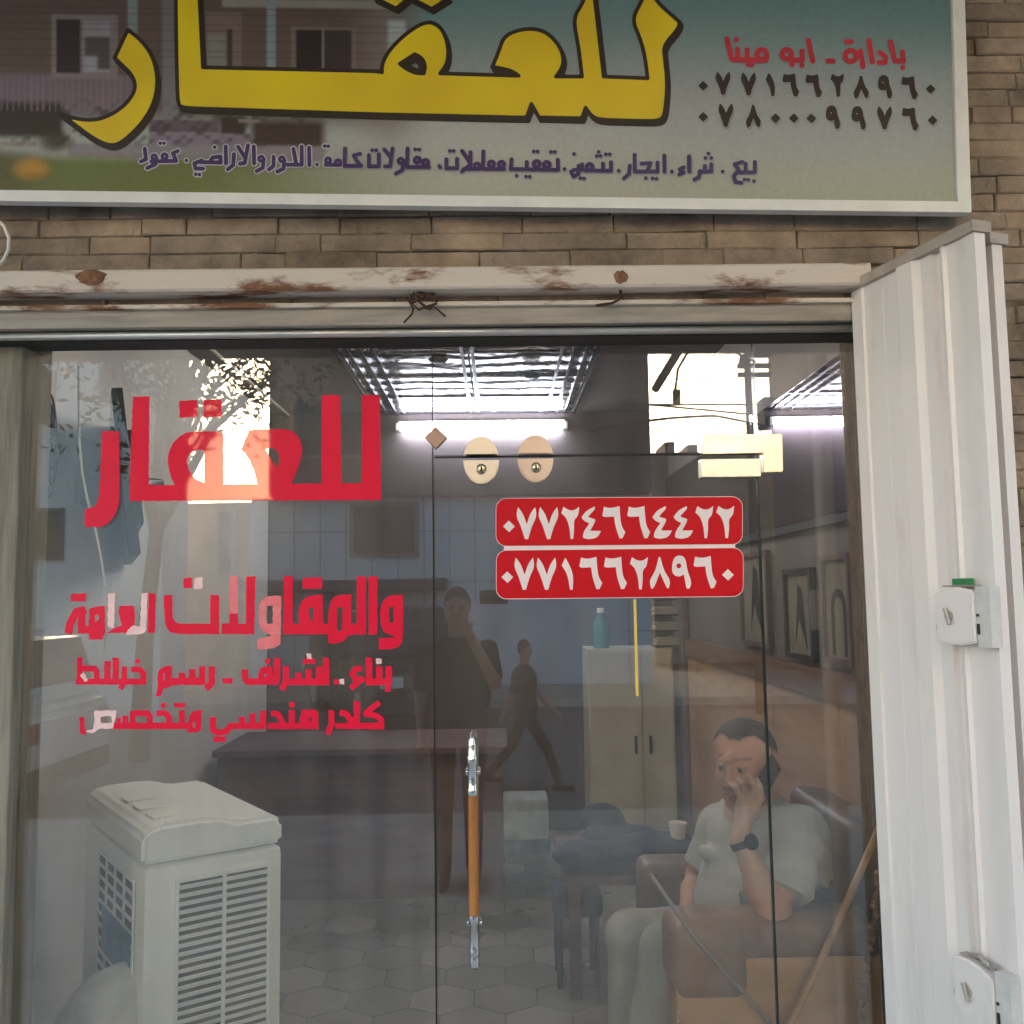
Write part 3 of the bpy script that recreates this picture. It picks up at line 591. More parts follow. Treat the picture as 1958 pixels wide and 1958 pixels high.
# pull handle
hx = P(905, 1600, -.06).x
def hz(py): return P(905, py, -.06).z
ph = MB(); ph.lathe([(.0135, hz(1520)), (.0145, hz(1515)), (.0145, hz(1509)), (.0125, hz(1506)), (.0125, hz(1462)), (.0145, hz(1460)), (.0145, hz(1447)), (.012, hz(1444)), (.0125, hz(1426)), (.010, hz(1415)), (.004, hz(1408))], Matrix.Translation((hx, -.06, 0)), 20)
ph.lathe([(.006, hz(1853)), (.0125, hz(1848)), (.0135, hz(1836)), (.0115, hz(1828)), (.0135, hz(1826)), (.0135, hz(1818)), (.0125, hz(1816)), (.0125, hz(1768)), (.0145, hz(1766)), (.0145, hz(1754)), (.0135, hz(1750))], Matrix.Translation((hx, -.06, 0)), 20)
for py in (1482, 1775):
    z = hz(py); ph.tube([(hx, -.06, z), (hx, -.001, z)], .008, 12); ph.lathe([(.016, 0), (.018, .004), (.016, .008)], Matrix.Translation((hx, -.0005, z)) @ Matrix.Rotation(R(90), 4, 'X'), 20)
    ph.tube([(hx-.02, -.02, z), (hx+.02, -.02, z)], .009, 12)
hd = ph.build('handle', M_chrome, dr, auto=40)
gr = MB(); gr.lathe([(.0128, hz(1749.5)), (.0135, hz(1740)), (.0135, hz(1600)), (.0135, hz(1530)), (.0128, hz(1520.5))], Matrix.Translation((hx, -.06, 0)), 20); gr.build('grip', M_amber, hd, auto=40)
ib = MB(); ib.tube([(hx, .06, hz(1830)), (hx, .06, hz(1425))], .0125, 14)
for py in (1482, 1775): ib.tube([(hx, .0102, hz(py)), (hx, .06, hz(py))], .008, 10)
ib.build('handle', M_chrome, dr, auto=40)
# corner patch fitting (L shaped upper, straight lower)
def zx(px, py): v = P(px, py, -.012); return (v.x, v.z)
b = MB(); b.prism([zx(*q) for q in ((1342, 832), (1495, 830), (1497, 902), (1460, 903), (1459, 866), (1342, 868))], 1, -.016, .026); pf = b.build('patch_fitting', M_satin, tw)
bm = bmesh.new(); bm.from_mesh(pf.data); bmesh.ops.bevel(bm, geom=[e for e in bm.edges], offset=.002, segments=2, affect='EDGES'); bm.to_mesh(pf.data); bm.free()
b = MB(); q0, q1 = zx(1340, 878), zx(1455, 912); b.box((q0[0], -.016, q1[1]), (q1[0], .026, q0[1]), bev=.002); b.build('patch_fitting', mat('brushed_nickel', (.62, .60, .54), .3, 1.0, var=.1, vscale=12), dr)
# two oval lock plates across the joint, with their inner counterparts
for cx, cy, mm_, lab in ((920, 880, M_satin, 1), (1024, 877, mat('bronze_satin', (.60, .47, .39), .34, 1.0), 2)):
    c = P(cx, cy, -.014); ax, az = .050, .0665
    for up in (1, 0):
        pts = []
        for k in range(25):
            a = math.pi*k/24 + (0 if up else math.pi); pts.append((c.x+ax*math.cos(a), max(c.z+az*math.sin(a), ZD+.0075) if up else min(c.z+az*math.sin(a), ZD-.0015)))
        par = tw if up else dr
        for y0, y1, dy in ((-.018, -.0005, 0), (.0125, .026, 1)):
            if lab == 1 or not dy:
                b = MB(); b.prism(pts, 1, y0, y1); o = b.build('lock_plate', mm_, par)
                bm = bmesh.new(); bm.from_mesh(o.data); bmesh.ops.bevel(bm, geom=[e for e in bm.edges if abs(e.verts[0].co.y-y0) < 1e-5 and abs(e.verts[1].co.y-y0) < 1e-5], offset=.004, segments=2, affect='EDGES'); bm.to_mesh(o.data); bm.free()
                if not up and not dy:
                    kz = P(cx, cy+17, -.02).z; k = MB(); k.lathe([(.0145, 0), (.0145, .004), (.012, .006), (.0115, .003), (.009, .003), (.0085, .009), (.004, .010)], Matrix.Translation((c.x+.001, -.018, kz)) @ Matrix.Rotation(R(90), 4, 'X'), 24)
                    kc = k.build('key_cylinder', mat('lock_brass', (.40, .36, .30), .25, 1.0), o, auto=35)
                    MB().box((c.x-.0012, -.0285, kz-.006), (c.x+.0032, -.0279, kz+.006)).build('key_slot', M_darkgap, o)
# diamond clamp at the corner joint
c = P(833, 836, -.01); b = MB(); b.prism([(c.x-.030, c.z), (c.x, c.z-.032), (c.x+.030, c.z), (c.x, c.z+.032)], 1, -.012, .022)
b.build('glass_clamp', mat('bronze', (.42, .30, .25), .3, 1.0), tw)

# ------------------------------------------------------------------ the big sign
YS = -.185
sg = thing('shop_sign', (P(900, 0, YS).x, YS, P(900, 380, YS).z), 'large printed sign with yellow Arabic word over a house picture', 'sign')
def sm(x, a, b_): t = np.clip((x-a)/(b_-a), 0, 1); return t*t*(3-2*t)
def paint(A):
    x, y = A[:, 0], A[:, 1]; c = np.zeros((len(A), 3))
    def lay(col, mask): 
        nonlocal c; c = c*(1-mask[:, None])+np.array(srgb(*col))*mask[:, None]
    def rect(x0, y0, x1, y1, col, s=5):
        s = s*.55; lay(col, sm(x, x0-s, x0+s)*sm(-x, -x1-s, -x1+s)*sm(y, y0-s, y0+s)*sm(-y, -y1-s, -y1+s))
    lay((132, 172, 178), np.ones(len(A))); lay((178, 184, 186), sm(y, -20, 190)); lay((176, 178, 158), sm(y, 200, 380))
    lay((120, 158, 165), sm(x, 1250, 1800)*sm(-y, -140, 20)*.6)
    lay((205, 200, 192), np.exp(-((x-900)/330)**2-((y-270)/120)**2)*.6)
    h = sm(-x, -830, -730)*sm(-y, -330, -190)                  # the house
    lay((114, 97, 92), h*sm(-y, -260, -200)); lay((150, 142, 138), sm(x, 640, 760)*h*.9)
    rect(425, -20, 745, 8, (170, 168, 165)); rect(-40, 140, 262, 216, (132, 115, 128), 8)
    rect(98, 26, 225, 148, (150, 138, 142), 4); rect(108, 35, 154, 138, (58, 44, 54), 3); rect(160, 38, 210, 136, (165, 160, 172), 3); rect(162, 68, 210, 130, (92, 86, 92), 6); rect(160, 105, 186, 134, (175, 178, 190), 8)
    rect(244, -40, 263, 62, (150, 165, 172), 3); rect(310, -40, 342, 235, (138, 135, 142), 8); rect(510, -40, 527, 132, (160, 175, 182), 3)
    rect(392, 18, 462, 128, (140, 122, 118), 4); rect(396, 60, 432, 128, (150, 150, 142), 8); rect(434, 50, 444, 128, (70, 55, 55), 4)
    rect(556, 42, 682, 136, (140, 122, 122), 4); rect(566, 50, 616, 138, (38, 28, 32), 3); rect(619, 50, 672, 138, (62, 50, 54), 3); rect(616, 48, 620, 138, (150, 140, 140), 2); rect(742, 30, 775, 130, (195, 208, 212), 10)
    rect(-40, 195, 120, 262, (60, 46, 40), 16); rect(420, 215, 470, 255, (62, 46, 44), 12); rect(285, 225, 420, 250, (110, 92, 108), 6); rect(285, 250, 480, 276, (142, 128, 148), 6); rect(480, 222, 620, 285, (66, 46, 44), 22)
    rect(455, 222, 505, 228, (150, 140, 140), 3); rect(130, 272, 620, 300, (150, 142, 150), 9)
    lay((112, 122, 62), sm(y, 285, 312)*sm(-x, -900, -330)); lay((96, 78, 42), sm(y, 275, 300)*sm(-x, -130, 20)*.8)
    e = np.exp(-(((x-60)/34)**2+((y-322)/20)**2)**2); lay((205, 150, 50), e*.9); lay((150, 95, 30), np.exp(-((x-70)/26)**2-((y-335)/5)**2)*.7)
    e = np.exp(-(((x-105)/32)**2+((y-268)/22)**2)**2); lay((70, 56, 36), e*.9); rect(0, 270, 70, 280, (160, 150, 142), 4)
    sid = h*((np.sin(y*.62) > .86)*1.0)*sm(-y, -140, -120); lay((70, 56, 56), sid*.35)
    bal = sm(x, -40, -30)*sm(-x, -262, -250)*sm(y, 140, 146)*sm(-y, -214, -208)*(np.sin(x*.55) > .55); lay((152, 138, 148), bal*.55)
    bush = sm(y, 180, 215)*sm(-y, -285, -262)*np.clip(np.sin(x*.21)*np.sin(y*.27+x*.05)+np.sin(x*.083+1)*np.sin(y*.11)*1.2, 0, 1)*sm(-x, -640, -560); lay((44, 50, 30), bush*.6)
    gr_ = sm(y, 295, 320)*sm(-x, -800, -300)*np.clip(np.sin(x*.9+np.sin(y*.7)*3)*np.sin(y*.8+x*.13), 0, 1); lay((82, 98, 44), gr_*.35)
    return c*(.62+.26*sm(y, -20, 330))[:, None]  # overhang's shade put into the print colours, darker towards the top
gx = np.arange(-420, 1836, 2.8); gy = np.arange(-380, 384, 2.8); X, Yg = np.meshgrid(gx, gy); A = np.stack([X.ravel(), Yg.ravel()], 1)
# sheared to the sign's own edges (its lower edge drops to the right)
def sgmap(A):
    return Pn(A[:, 0], A[:, 1], YS)
A2 = A.copy(); A2[:, 1] += (A[:, 0]-0)*0.0125
V = sgmap(A2); nx, ny = len(gx), len(gy)
fs = [[j*nx+i, j*nx+i+1, (j+1)*nx+i+1, (j+1)*nx+i][::-1] for j in range(ny-1) for i in range(nx-1)]
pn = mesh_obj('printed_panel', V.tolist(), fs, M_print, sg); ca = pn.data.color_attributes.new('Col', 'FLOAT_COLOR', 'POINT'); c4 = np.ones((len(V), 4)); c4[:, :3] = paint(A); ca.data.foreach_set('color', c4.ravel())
def q3(px, py, Y): v = P(px, py, Y); return (v.x, v.z)
b = MB(); yf = YS-.014
b.prism([q3(-430, 358, yf), q3(1832, 385, yf), q3(1858, 406, yf), q3(-430, 379, yf)], 1, yf, yf+.03)
b.prism([q3(1810, -430, yf), q3(1832, -430, yf), q3(1858, 405.5, yf), q3(1832, 385.5, yf)], 1, yf+.001, yf+.0305)
bm = None; b.build('sign_frame', mat('sign_frame_white', (.78, .77, .74), .4, var=.12, vscale=6), sg)
b = MB(); b.prism([q3(-430, 372, YS), q3(1840, 395, YS), q3(1815, -430, YS), q3(-430, -430, YS)], 1, YS+.004, -.126); b.build('sign_back', M_darkgap, sg)
# yellow word with black outline and drop edge
Z8, ZB = ZM(100, 0, 3.116), ZM(700, 0, 3.116)
mainw = Z8([(735, -120), (870, -120), (880, 60), (897, 402), (1932, 425)])+ZB([(95, 432), (95, 385), (130, 310), (210, 225), (290, 165), (350, 135), (400, 135), (450, 170), (480, 240), (490, 310), (482, 380), (440, 438), (910, 452), (870, 422), (800, 405), (752, 400), (790, 310), (820, 220), (900, 180), (1000, 170), (1080, 195), (1150, 270), (1178, 350), (1165, 410), (1130, 457), (1287, 457), (1268, 290), (1235, 110), (1290, 20), (1320, -60), (1355, -60), (1380, 150), (1415, 457), (1678, 467), (1660, 320), (1630, 220), (1585, 115), (1640, 10), (1670, -60), (1690, -60), (1740, 20), (1868, 132), (1860, 170), (1772, 270), (1778, 340), (1795, 500), (1778, 690), (1740, 722), (1360, 712), (1308, 640), (1285, 704), (1030, 698), (985, 618), (955, 700), (0, 678)])+Z8([(770, 642), (748, 610), (740, 300)])
reh = Z8([(450, 178), (530, 240), (595, 330), (622, 430), (625, 520), (602, 620), (545, 720), (460, 810), (385, 865), (320, 862), (230, 815), (140, 745), (48, 678), (150, 712), (260, 717), (350, 685), (430, 630), (485, 560), (497, 500), (470, 440), (430, 400), (372, 345)])
dots = [('p', ZB([(55, -10), (180, 50), (250, -10), (180, -80)])), ('p', ZB([(270, -10), (390, 52), (490, -10), (390, -70)]))]
yw = [('p', mainw), ('p', reh)]+dots
hole = Z8([(0, 0)]) and ZB([(200, 380), (290, 322), (335, 345), (355, 395), (345, 438), (300, 438), (240, 412)]); hole2 = ZB([(242, 388), (300, 360), (325, 390), (330, 420), (290, 416)])
sh = lambda pts, dx, dy: [(x+dx, y+dy) for x, y in pts]
black = yw+[('p', sh(p[1], dx, dy)) for p in yw for dx, dy in ((2, 3), (4, 7))]
flat('lettering', black+[('h', hole2)], YS-.0015, M_blackp, sg, 1.8, off=4)
flat('lettering', yw+[('h', hole)], YS-.003, M_yellowp, sg, 1.8, off=-3.5)
# phone numbers, manager line, services line
ZA7 = ZM(1320, 50, 3.864)
def sdig(s, xs, ys, sc_): 
    out = []
    for ch, x, y in zip(s, xs, ys):
        wid = {'0': 88, '7': 154, '2': 133, '4': 144, '6': 170, '1': 87, '8': 158, '9': 150}[ch]
        for p in digit(ch, 0, 0, sc_, sc_):
            ox, oy = 1320+(x-wid*sc_/2)/3.864-940, 50+(y-(235*sc_ if ch != '0' else 255*sc_))/3.864-940
            out.append((p[0], sh(p[1], ox, oy)) if p[0] in 'ph' else (p[0], p[1]+ox, p[2]+oy, p[3]))
    return [p for p in out if p[0] == 'p']+[p for p in out if p[0] != 'p']
r1 = sdig('07716628960', (95, 242, 430, 592, 742, 912, 1085, 1262, 1440, 1620, 1775), (440, 425, 430, 435, 440, 445, 440, 455, 455, 460, 465), .66)
r2 = sdig('07800099760', (95, 262, 465, 630, 765, 895, 1055, 1245, 1435, 1625, 1790), (670, 660, 670, 680, 680, 682, 680, 685, 680, 690, 695), .66)
M_halo2 = mat('pale_outline_print', (.30, .29, .32), .45, var=.2)
for r_ in (r1, r2):
    flat('number_lettering', [((p[0], sh(p[1], 2.5, 4)) if p[0] in 'ph' else (p[0], p[1]+2.5, p[2]+4, p[3])) for p in r_], YS-.0012, M_halo2, sg, 1.3, off=2.0)
    flat('number_lettering', r_, YS-.0024, M_blackp, sg, 1.3, off=1.5)
mg = [('r', ZA7(q), 10.0) for q in ([(1568, 190), (1575, 258), (1510, 255), (1480, 115)], [(1400, 195), (1440, 225), (1440, 268), (1395, 270)], [(1320, 108), (1345, 262)], [(1258, 185), (1275, 300)], [(1155, 115), (1188, 115)], [(1015, 258), (1055, 258)], [(872, 105), (905, 258)], [(825, 185), (828, 250), (750, 252)], [(745, 210), (752, 285)], [(565, 235), (555, 252), (320, 247)], [(420, 175), (420, 245)], [(350, 170), (350, 245)], [(270, 95), (305, 240)])]
mg += [('o', *ZA7([(1185, 220)])[0], 10.5, 10), ('o', *ZA7([(712, 208)])[0], 9, 10), ('o', *ZA7([(528, 210)])[0], 9.5, 10)]+[('d', *ZA7([q])[0], 5) for q in ((1570, 305), (825, 290), (430, 283), (452, 285), (340, 100))]
flat('lettering', mg, YS-.0024, M_redp, sg, 1.3)
def q2(Z, items):
    o = []
    for it in items:
        if it[0] == 'c': o.append(('o', *Z([(it[1], it[2])])[0], it[3]/3.15*.72, it[3]/3.15*1.05))
        elif it[0] == 'd':
            for x, y in it[1]: o.append(('d', *Z([(x, y)])[0], 3.6))
        else: o.append(('r', Z(it[0:]), 7.6))
    return o
ZB2, ZB3 = ZM(250, 265, 3.167), ZM(840, 275, 3.116)
sv = q2(ZB3, [[(1880, 108), (1880, 170), (1770, 170)], [(1825, 118), (1825, 168)], [(1805, 108), (1760, 122), (1785, 158), (1755, 190), (1765, 228), (1800, 232)], ('d', [(1818, 213), (1840, 214), (1875, 222), (1688, 165), (1385, 165), (1068, 160), (745, 150), (5, 140)]),
    [(1620, 122), (1620, 165), (1550, 165)], [(1582, 132), (1582, 160)], ('d', [(1603, 58), (1585, 84), (1620, 84)]), [(1555, 162), (1545, 200), (1520, 212)], [(1488, 75), (1490, 165)], [(1455, 140), (1432, 152), (1455, 170), (1430, 182)],
    [(1340, 70), (1342, 165)], [(1300, 112), (1300, 165), (1165, 165), (1163, 65)], ('d', [(1270, 206), (1293, 208), (1230, 204)]), [(1205, 118), (1258, 115), (1240, 160)], [(1135, 130), (1130, 180), (1100, 206)],
    [(1022, 110), (1022, 160), (870, 158)], ('d', [(992, 62), (1015, 62), (938, 72), (960, 72), (949, 48)]), [(975, 118), (975, 158)], ('c', 895, 138, 24), [(850, 122), (850, 155), (800, 155)], ('d', [(840, 204), (862, 206), (803, 60)]), [(830, 130), (828, 180), (800, 196), (785, 165)],
    [(705, 95), (708, 155), (425, 150), (430, 92)], ('d', [(665, 48), (688, 48), (562, 45), (585, 45), (516, 195), (538, 196), (460, 190)]), ('c', 640, 125, 24), ('c', 580, 120, 24), [(520, 108), (520, 150)],
    ('c', 370, 122, 22), ('c', 310, 120, 22), [(385, 150), (260, 150), (262, 45)], ('c', 225, 130, 20), [(240, 150), (145, 150)], [(185, 50), (185, 150)], [(135, 42), (188, 120), (135, 165)], [(105, 90), (105, 145), (42, 145), (42, 92)], ('d', [(62, 42), (85, 42)])])
sv += q2(ZB2, [('d', [(1868, 165), (1128, 157), (337, 132)]), ('c', 1785, 145, 22), ('c', 1735, 130, 22), ('d', [(1722, 65), (1746, 66)]), [(1805, 172), (1672, 172), (1676, 60)], ('c', 1635, 135, 20), [(1650, 140), (1645, 190), (1605, 212)],
    [(1585, 60), (1570, 168), (1540, 168)], [(1535, 65), (1572, 110)], [(1502, 95), (1502, 168), (1442, 168), (1442, 100)], ('d', [(1462, 70), (1486, 70)]), [(1388, 92), (1350, 102), (1368, 135), (1395, 165), (1295, 165), (1297, 60)],
    ('c', 1255, 145, 20), [(1268, 160), (1180, 158)], ('c', 1195, 132, 20), ('d', [(1174, 45), (1197, 46)]), [(1080, 55), (1082, 160)], [(1035, 48), (1035, 158), (948, 158)], [(985, 62), (1002, 155)], ('c', 915, 125, 19), [(930, 130), (925, 182), (888, 200)], [(865, 110), (865, 165), (838, 186)],
    ('c', 790, 122, 19), [(805, 125), (800, 177), (763, 197)], [(745, 48), (747, 150)], [(710, 40), (690, 148), (662, 152)], [(650, 50), (690, 112)], [(625, 95), (620, 160), (588, 186)], [(575, 48), (577, 150)], [(420, 142), (545, 145), (542, 108), (495, 115), (480, 140)], ('d', [(508, 52), (393, 216), (416, 218)]), [(430, 132), (385, 150), (392, 182), (438, 182)],
    [(285, 75), (255, 88), (275, 135), (125, 138)], ('c', 205, 108, 20), ('d', [(178, 28), (202, 28)]), ('c', 142, 112, 18), [(155, 120), (150, 155), (100, 178)], [(85, 60), (92, 125), (62, 138)]])
flat('lettering', [((p[0], sh(p[1], 1.2, 1.6), p[2]) if p[0] == 'r' else (p[0], p[1]+1.2, p[2]+1.6)+p[3:]) for p in sv], YS-.0012, M_halo2, sg, 1.2, off=1.2)
flat('lettering', [p for p in sv if min(q[0] for q in (p[1] if p[0] == 'r' else [(p[1], 0)])) < 640], YS-.0018, M_halo, sg, 1.2, off=2.0)
flat('lettering', sv, YS-.0026, M_purplep, sg, 1.0)

# ------------------------------------------------------------------ folding shutter leaves
def leaf_tf(o, t): n_ = Vector((-t.y, t.x, 0)); n_ = -n_ if n_.x > 0 else n_; return lambda s, k, z: o+t*s+n_*k+Vector((0, 0, z))
H0 = Vector((P(1634, 700, -.14).x, -.14, 0)); TL = (Vector((1.093, -.56, 0))-H0); LL = TL.length; TL.normalize()
ZTOP = 2.525
prof = [(0, 0), (.042, 0), (.048, .006), (.052, .0), (.12, 0), (.122, .0015), (.124, 0), (.175, 0), (.192, .014), (.245, .014), (.262, 0), (.298, 0), (.304, -.012), (.326, -.012), (.334, .008), (.345, .012), (.352, .004), (.372, .003), (.395, .003), (.405, .006), (LL, .006)]
def leaf(o, label):
    th = thing('shutter_leaf', (o.x, o.y, 0), label, 'shutter leaf', 'white folding shutter leaves')
    tf = leaf_tf(o, TL); b = MB(); vs = []; n = len(prof); z0, z1 = .04, ZTOP-.014
    for s, k in prof: vs += [tf(s, k, z0), tf(s, k, z1), tf(s, k-.03 if s in (0, LL) else k-.012, z0), tf(s, k-.03 if s in (0, LL) else k-.012, z1)]
    fs = []
    for i in range(n-1):
        a = 4*i; e = 4*(i+1); fs += [(a, a+1, e+1, e), (a+2, e+2, e+3, a+3), (a+1, a+3, e+3, e+1), (a, e, e+2, a+2)]
    fs += [(0, 2, 3, 1), (4*n-4, 4*n-3, 4*n-1, 4*n-2)]
    b.add(vs, fs); b.build('leaf_sheet', M_shut, th, auto=25)
    c = MB(); c.add([tf(-.004, .012, ZTOP-.0135), tf(LL+.006, .016, ZTOP-.0135), tf(LL+.006, -.038, ZTOP-.0135), tf(-.004, -.038, ZTOP-.0135), tf(-.004, .012, ZTOP+.012), tf(LL+.006, .016, ZTOP+.012), tf(LL+.006, -.038, ZTOP+.012), tf(-.004, -.038, ZTOP+.012)],
        [(0, 1, 2, 3), (4, 7, 6, 5), (0, 4, 5, 1), (1, 5, 6, 2), (2, 6, 7, 3), (3, 7, 4, 0)]); c.build('top_cap', mat('cap_paint', (.50, .43, .36), .55, vscale=12, col2=(.33, .27, .22), bump=.1), th)  # cap paint darker and more mottled than the leaf sheet
    return th, tf
L1, tf1 = leaf(H0, 'white ribbed metal shutter leaf with two rim locks beside the glass door')
L2, tf2 = leaf(H0+Vector((.080, .075, 0)), 'shaded white shutter leaf folded behind the one with the locks')
def on_leaf(px, py, k):
    n_ = (tf1(0, 1, 0)-tf1(0, 0, 0)); o = H0+n_*k; d = (P(px, py, 1.0)-CAM); t = (o-CAM).dot(n_)/d.dot(n_); q = CAM+d*t; return (q-H0).dot(TL), q.z
def lock(px, py, label, green, tilt):
    s, z = on_leaf(px, py, .03); o = thing('rim_lock', tuple(tf1(s, 0, z)), label, 'lock', 'rim locks on the shutter leaf')
    b = MB(); w2, h2, dp = .058, .063, .042
    arc = [(-w2, -h2+.010), (-w2*.5, -h2+.002), (0, -h2-.003), (w2*.5, -h2), (w2, -h2+.006), (w2, h2-.006), (w2*.5, h2), (0, h2+.003), (-w2*.5, h2-.002), (-w2, h2-.010)]
    ca_, sa_ = math.cos(tilt), math.sin(tilt); arc = [(x*ca_-y*sa_*0, y+x*sa_) for x, y in arc]
    v = [tf1(s+x, .006, z+y) for x, y in arc]+[tf1(s+x, dp, z+y) for x, y in arc]; n = len(arc)
    b.add(v, [list(range(n)), [n+i for i in range(n)][::-1]]+[[i, n+i, n+(i+1) % n, (i+1) % n] for i in range(n)])
    bo = b.build('lock_case', M_shut, o)
    bm = bmesh.new(); bm.from_mesh(bo.data); bmesh.ops.bevel(bm, geom=bm.edges[:], offset=.004, segments=2, affect='EDGES'); bm.to_mesh(bo.data); bm.free()
    grey = mat('worn_lock_metal', (.42, .38, .34), .45, .3, var=.3, vscale=30)
    c = MB()
    def bx(s0, s1, k0, k1, z0, z1, mb):
        mb.add([tf1(s+a, k, z+e) for k in (k0, k1) for a, e in ((s0, z0), (s1, z0), (s1, z1), (s0, z1))], [(0, 1, 2, 3), (4, 7, 6, 5), (0, 4, 5, 1), (1, 5, 6, 2), (2, 6, 7, 3), (3, 7, 4, 0)])
    bx(w2+.0015, w2+.042, .007, .036, -h2-.004, h2+.004, c); c.build('keeper', mat('keeper_paint', (.66, .62, .57), .45, var=.15, vscale=20), o)
    c = MB(); bx(w2+.004, w2+.0105, .0365, .0385, -h2*.62, -h2*.25, c); bx(w2+.004, w2+.010, .0365, .0385, .0, .006, c); c.build('latch_slot', M_darkgap, o)
    c = MB(); bx(-w2-.022, -w2-.001, .012, .020, -.034, -.020, c); c.build('bolt', grey, o)
    c = MB(); c.tube([tf1(s-.012, dp-.001, z), tf1(s-.012, dp+.006, z)], .011, 16); c.tube([tf1(s-.016, dp+.010, z+.018), tf1(s-.004, dp+.010, z-.018)], .005, 8); c.tube([tf1(s-.010, dp+.003, z), tf1(s-.010, dp+.010, z)], .005, 8); c.build('thumb_turn', grey, o, auto=40)
    c = MB(); bx(-.045, .05, .008, .030, h2+.0035, h2+.007, c); c.build('cover_lip', grey, o)
    if green: c = MB(); bx(-.008, .032, .010, .034, h2+.0075, h2+.022, c); c.build('plastic_tag', mat('green_plastic', (.03, .24, .07), .4, var=.2), o)
    else: c = MB(); c.tube([tf1(s-.02, .02, z+h2+.006), tf1(s+.01, .025, z+h2+.016), tf1(s+.035, .025, z+h2+.004)], .006, 8); c.build('latch_lever', grey, o, smooth=True)
lock(1832, 1178, 'upper white rim lock with a green tag on the shutter leaf', True, 0.0)
lock(1868, 1898, 'lower white rim lock tilted down on the shutter leaf', False, -.16)

# ------------------------------------------------------------------ lamps inside
M_tube = mat('lit_tube', (1, 1, 1), .5, emit=((0.86, 0.90, 1.0), 9.0))
a, c = M(768, 816, 6.85), M(1074, 815, 6.85)
tl = thing('tube_lamp', tuple(a), 'glowing fluorescent tube lamp high on the back wall', 'lamp')
MB().tube([(a.x, YB-.05, a.z), (c.x, YB-.05, a.z)], .036, 12).build('tube', M_tube, tl, smooth=True)
b = MB(); b.box((a.x-.03, YB-.03, a.z-.02), (c.x+.03, YB-.001, a.z+.05), bev=.005); b.box((a.x-.045, YB-.07, a.z-.03), (a.x-.002, YB-.03, a.z+.03), bev=.004); b.box((c.x+.002, YB-.07, a.z-.03), (c.x+.045, YB-.03, a.z+.03), bev=.004)
b.build('lamp_housing', M_whitepaint, tl)
# added warm tube, out of view behind the lintel, brightens the seated man
M_tubew = mat('warm_fill_tube', (1, 1, 1), .5, emit=((1.0, 0.86, 0.70), 12.0))
t2 = thing('unseen_fill_tube', (-.17, 1.5, ZC-.06), 'added unseen fill tube lamp under the metal ceiling near the shopfront', 'lamp')
MB().tube([(-.78, 1.5, ZC-.075), (.44, 1.5, ZC-.075)], .022, 12).build('tube', M_tubew, t2, smooth=True)
MB().box((-.81, 1.48, ZC-.052), (.47, 1.52, ZC-.024), bev=.004).build('lamp_housing', M_whitepaint, t2)
for i, (px, py, d) in enumerate(((1030, 693, 4.1), (838, 730, 5.2), (1018, 752, 5.6))):
    v = M(px, py, d); b = MB(); b.lathe([(.05, ZC-.026), (.06, ZC-.032), (.05, ZC-.045), (.03, ZC-.05)], Matrix.Translation((v.x, v.y, 0)), 16)
    tag(b.build('ceiling_spot', M_darkgap, auto=30), ('unlit dark ceiling spot nearest the shopfront', 'unlit dark ceiling spot on the left half of the metal ceiling', 'unlit dark ceiling spot nearest the back wall tube lamp')[i], 'spotlight', 'dark ceiling spots')

# ------------------------------------------------------------------ air cooler, rotated
M_cool = mat('cooler_plastic', (.93, .96, .94), .38, var=.06, vscale=3, spec=.4)
M_coold = mat('cooler_dark', (.12, .11, .10), .7, var=.3)
FZ = .97
F = M(280, 1590, 2.95); Lc = M(157, 1518, 3.48); Rc = M(508, 1556, 3.17)
ex = Vector((Rc.x-F.x, Rc.y-F.y, 0)); wx = ex.length*1.17; ex.normalize(); ey = Vector((-ex.y, ex.x, 0)); wy = .82
ac = thing('air_cooler', (F.x, F.y, 0), 'large white evaporative air cooler with louvred side standing behind the window', 'air cooler')
X4 = Matrix(((ex.x, ey.x, 0, F.x-.004), (ex.y, ey.y, 0, F.y), (0, 0, 1.03, 0), (0, 0, 0, 1)))
b = MB(); b.box((0, 0, .10), (wx, wy, .855), X4, bev=.022); b.box((-.004, -.004, .04), (wx+.004, wy+.004, .12), X4, bev=.02)
body = b.build('body', M_cool, ac, auto=35)
t = MB(); t.prism([(-.004, .862), (wx*.45, .862), (wx+.006, .862), (wx+.006, .93), (wx-.02, .952), (wx*.66, .952), (wx*.54, .972), (wx*.40, .978), (.05, .976), (.015, .965), (-.004, .945)], 1, .012, wy-.01, X4)
tp = t.build('top_cover', M_cool, ac)
bm = bmesh.new(); bm.from_mesh(tp.data); bmesh.ops.bevel(bm, geom=bm.edges[:], offset=.014, segments=3, affect='EDGES'); bm.to_mesh(tp.data); bm.free()
tp.data.polygons.foreach_set('use_smooth', [True]*len(tp.data.polygons)); tp.data.set_sharp_from_angle(angle=R(40))
b = MB()
for k in range(3): b.box((.05, .10+k*.16, .9765), (wx*.33, .19+k*.16, .982), X4, bev=.0025)
b.build('top_ridge', M_cool, tp)
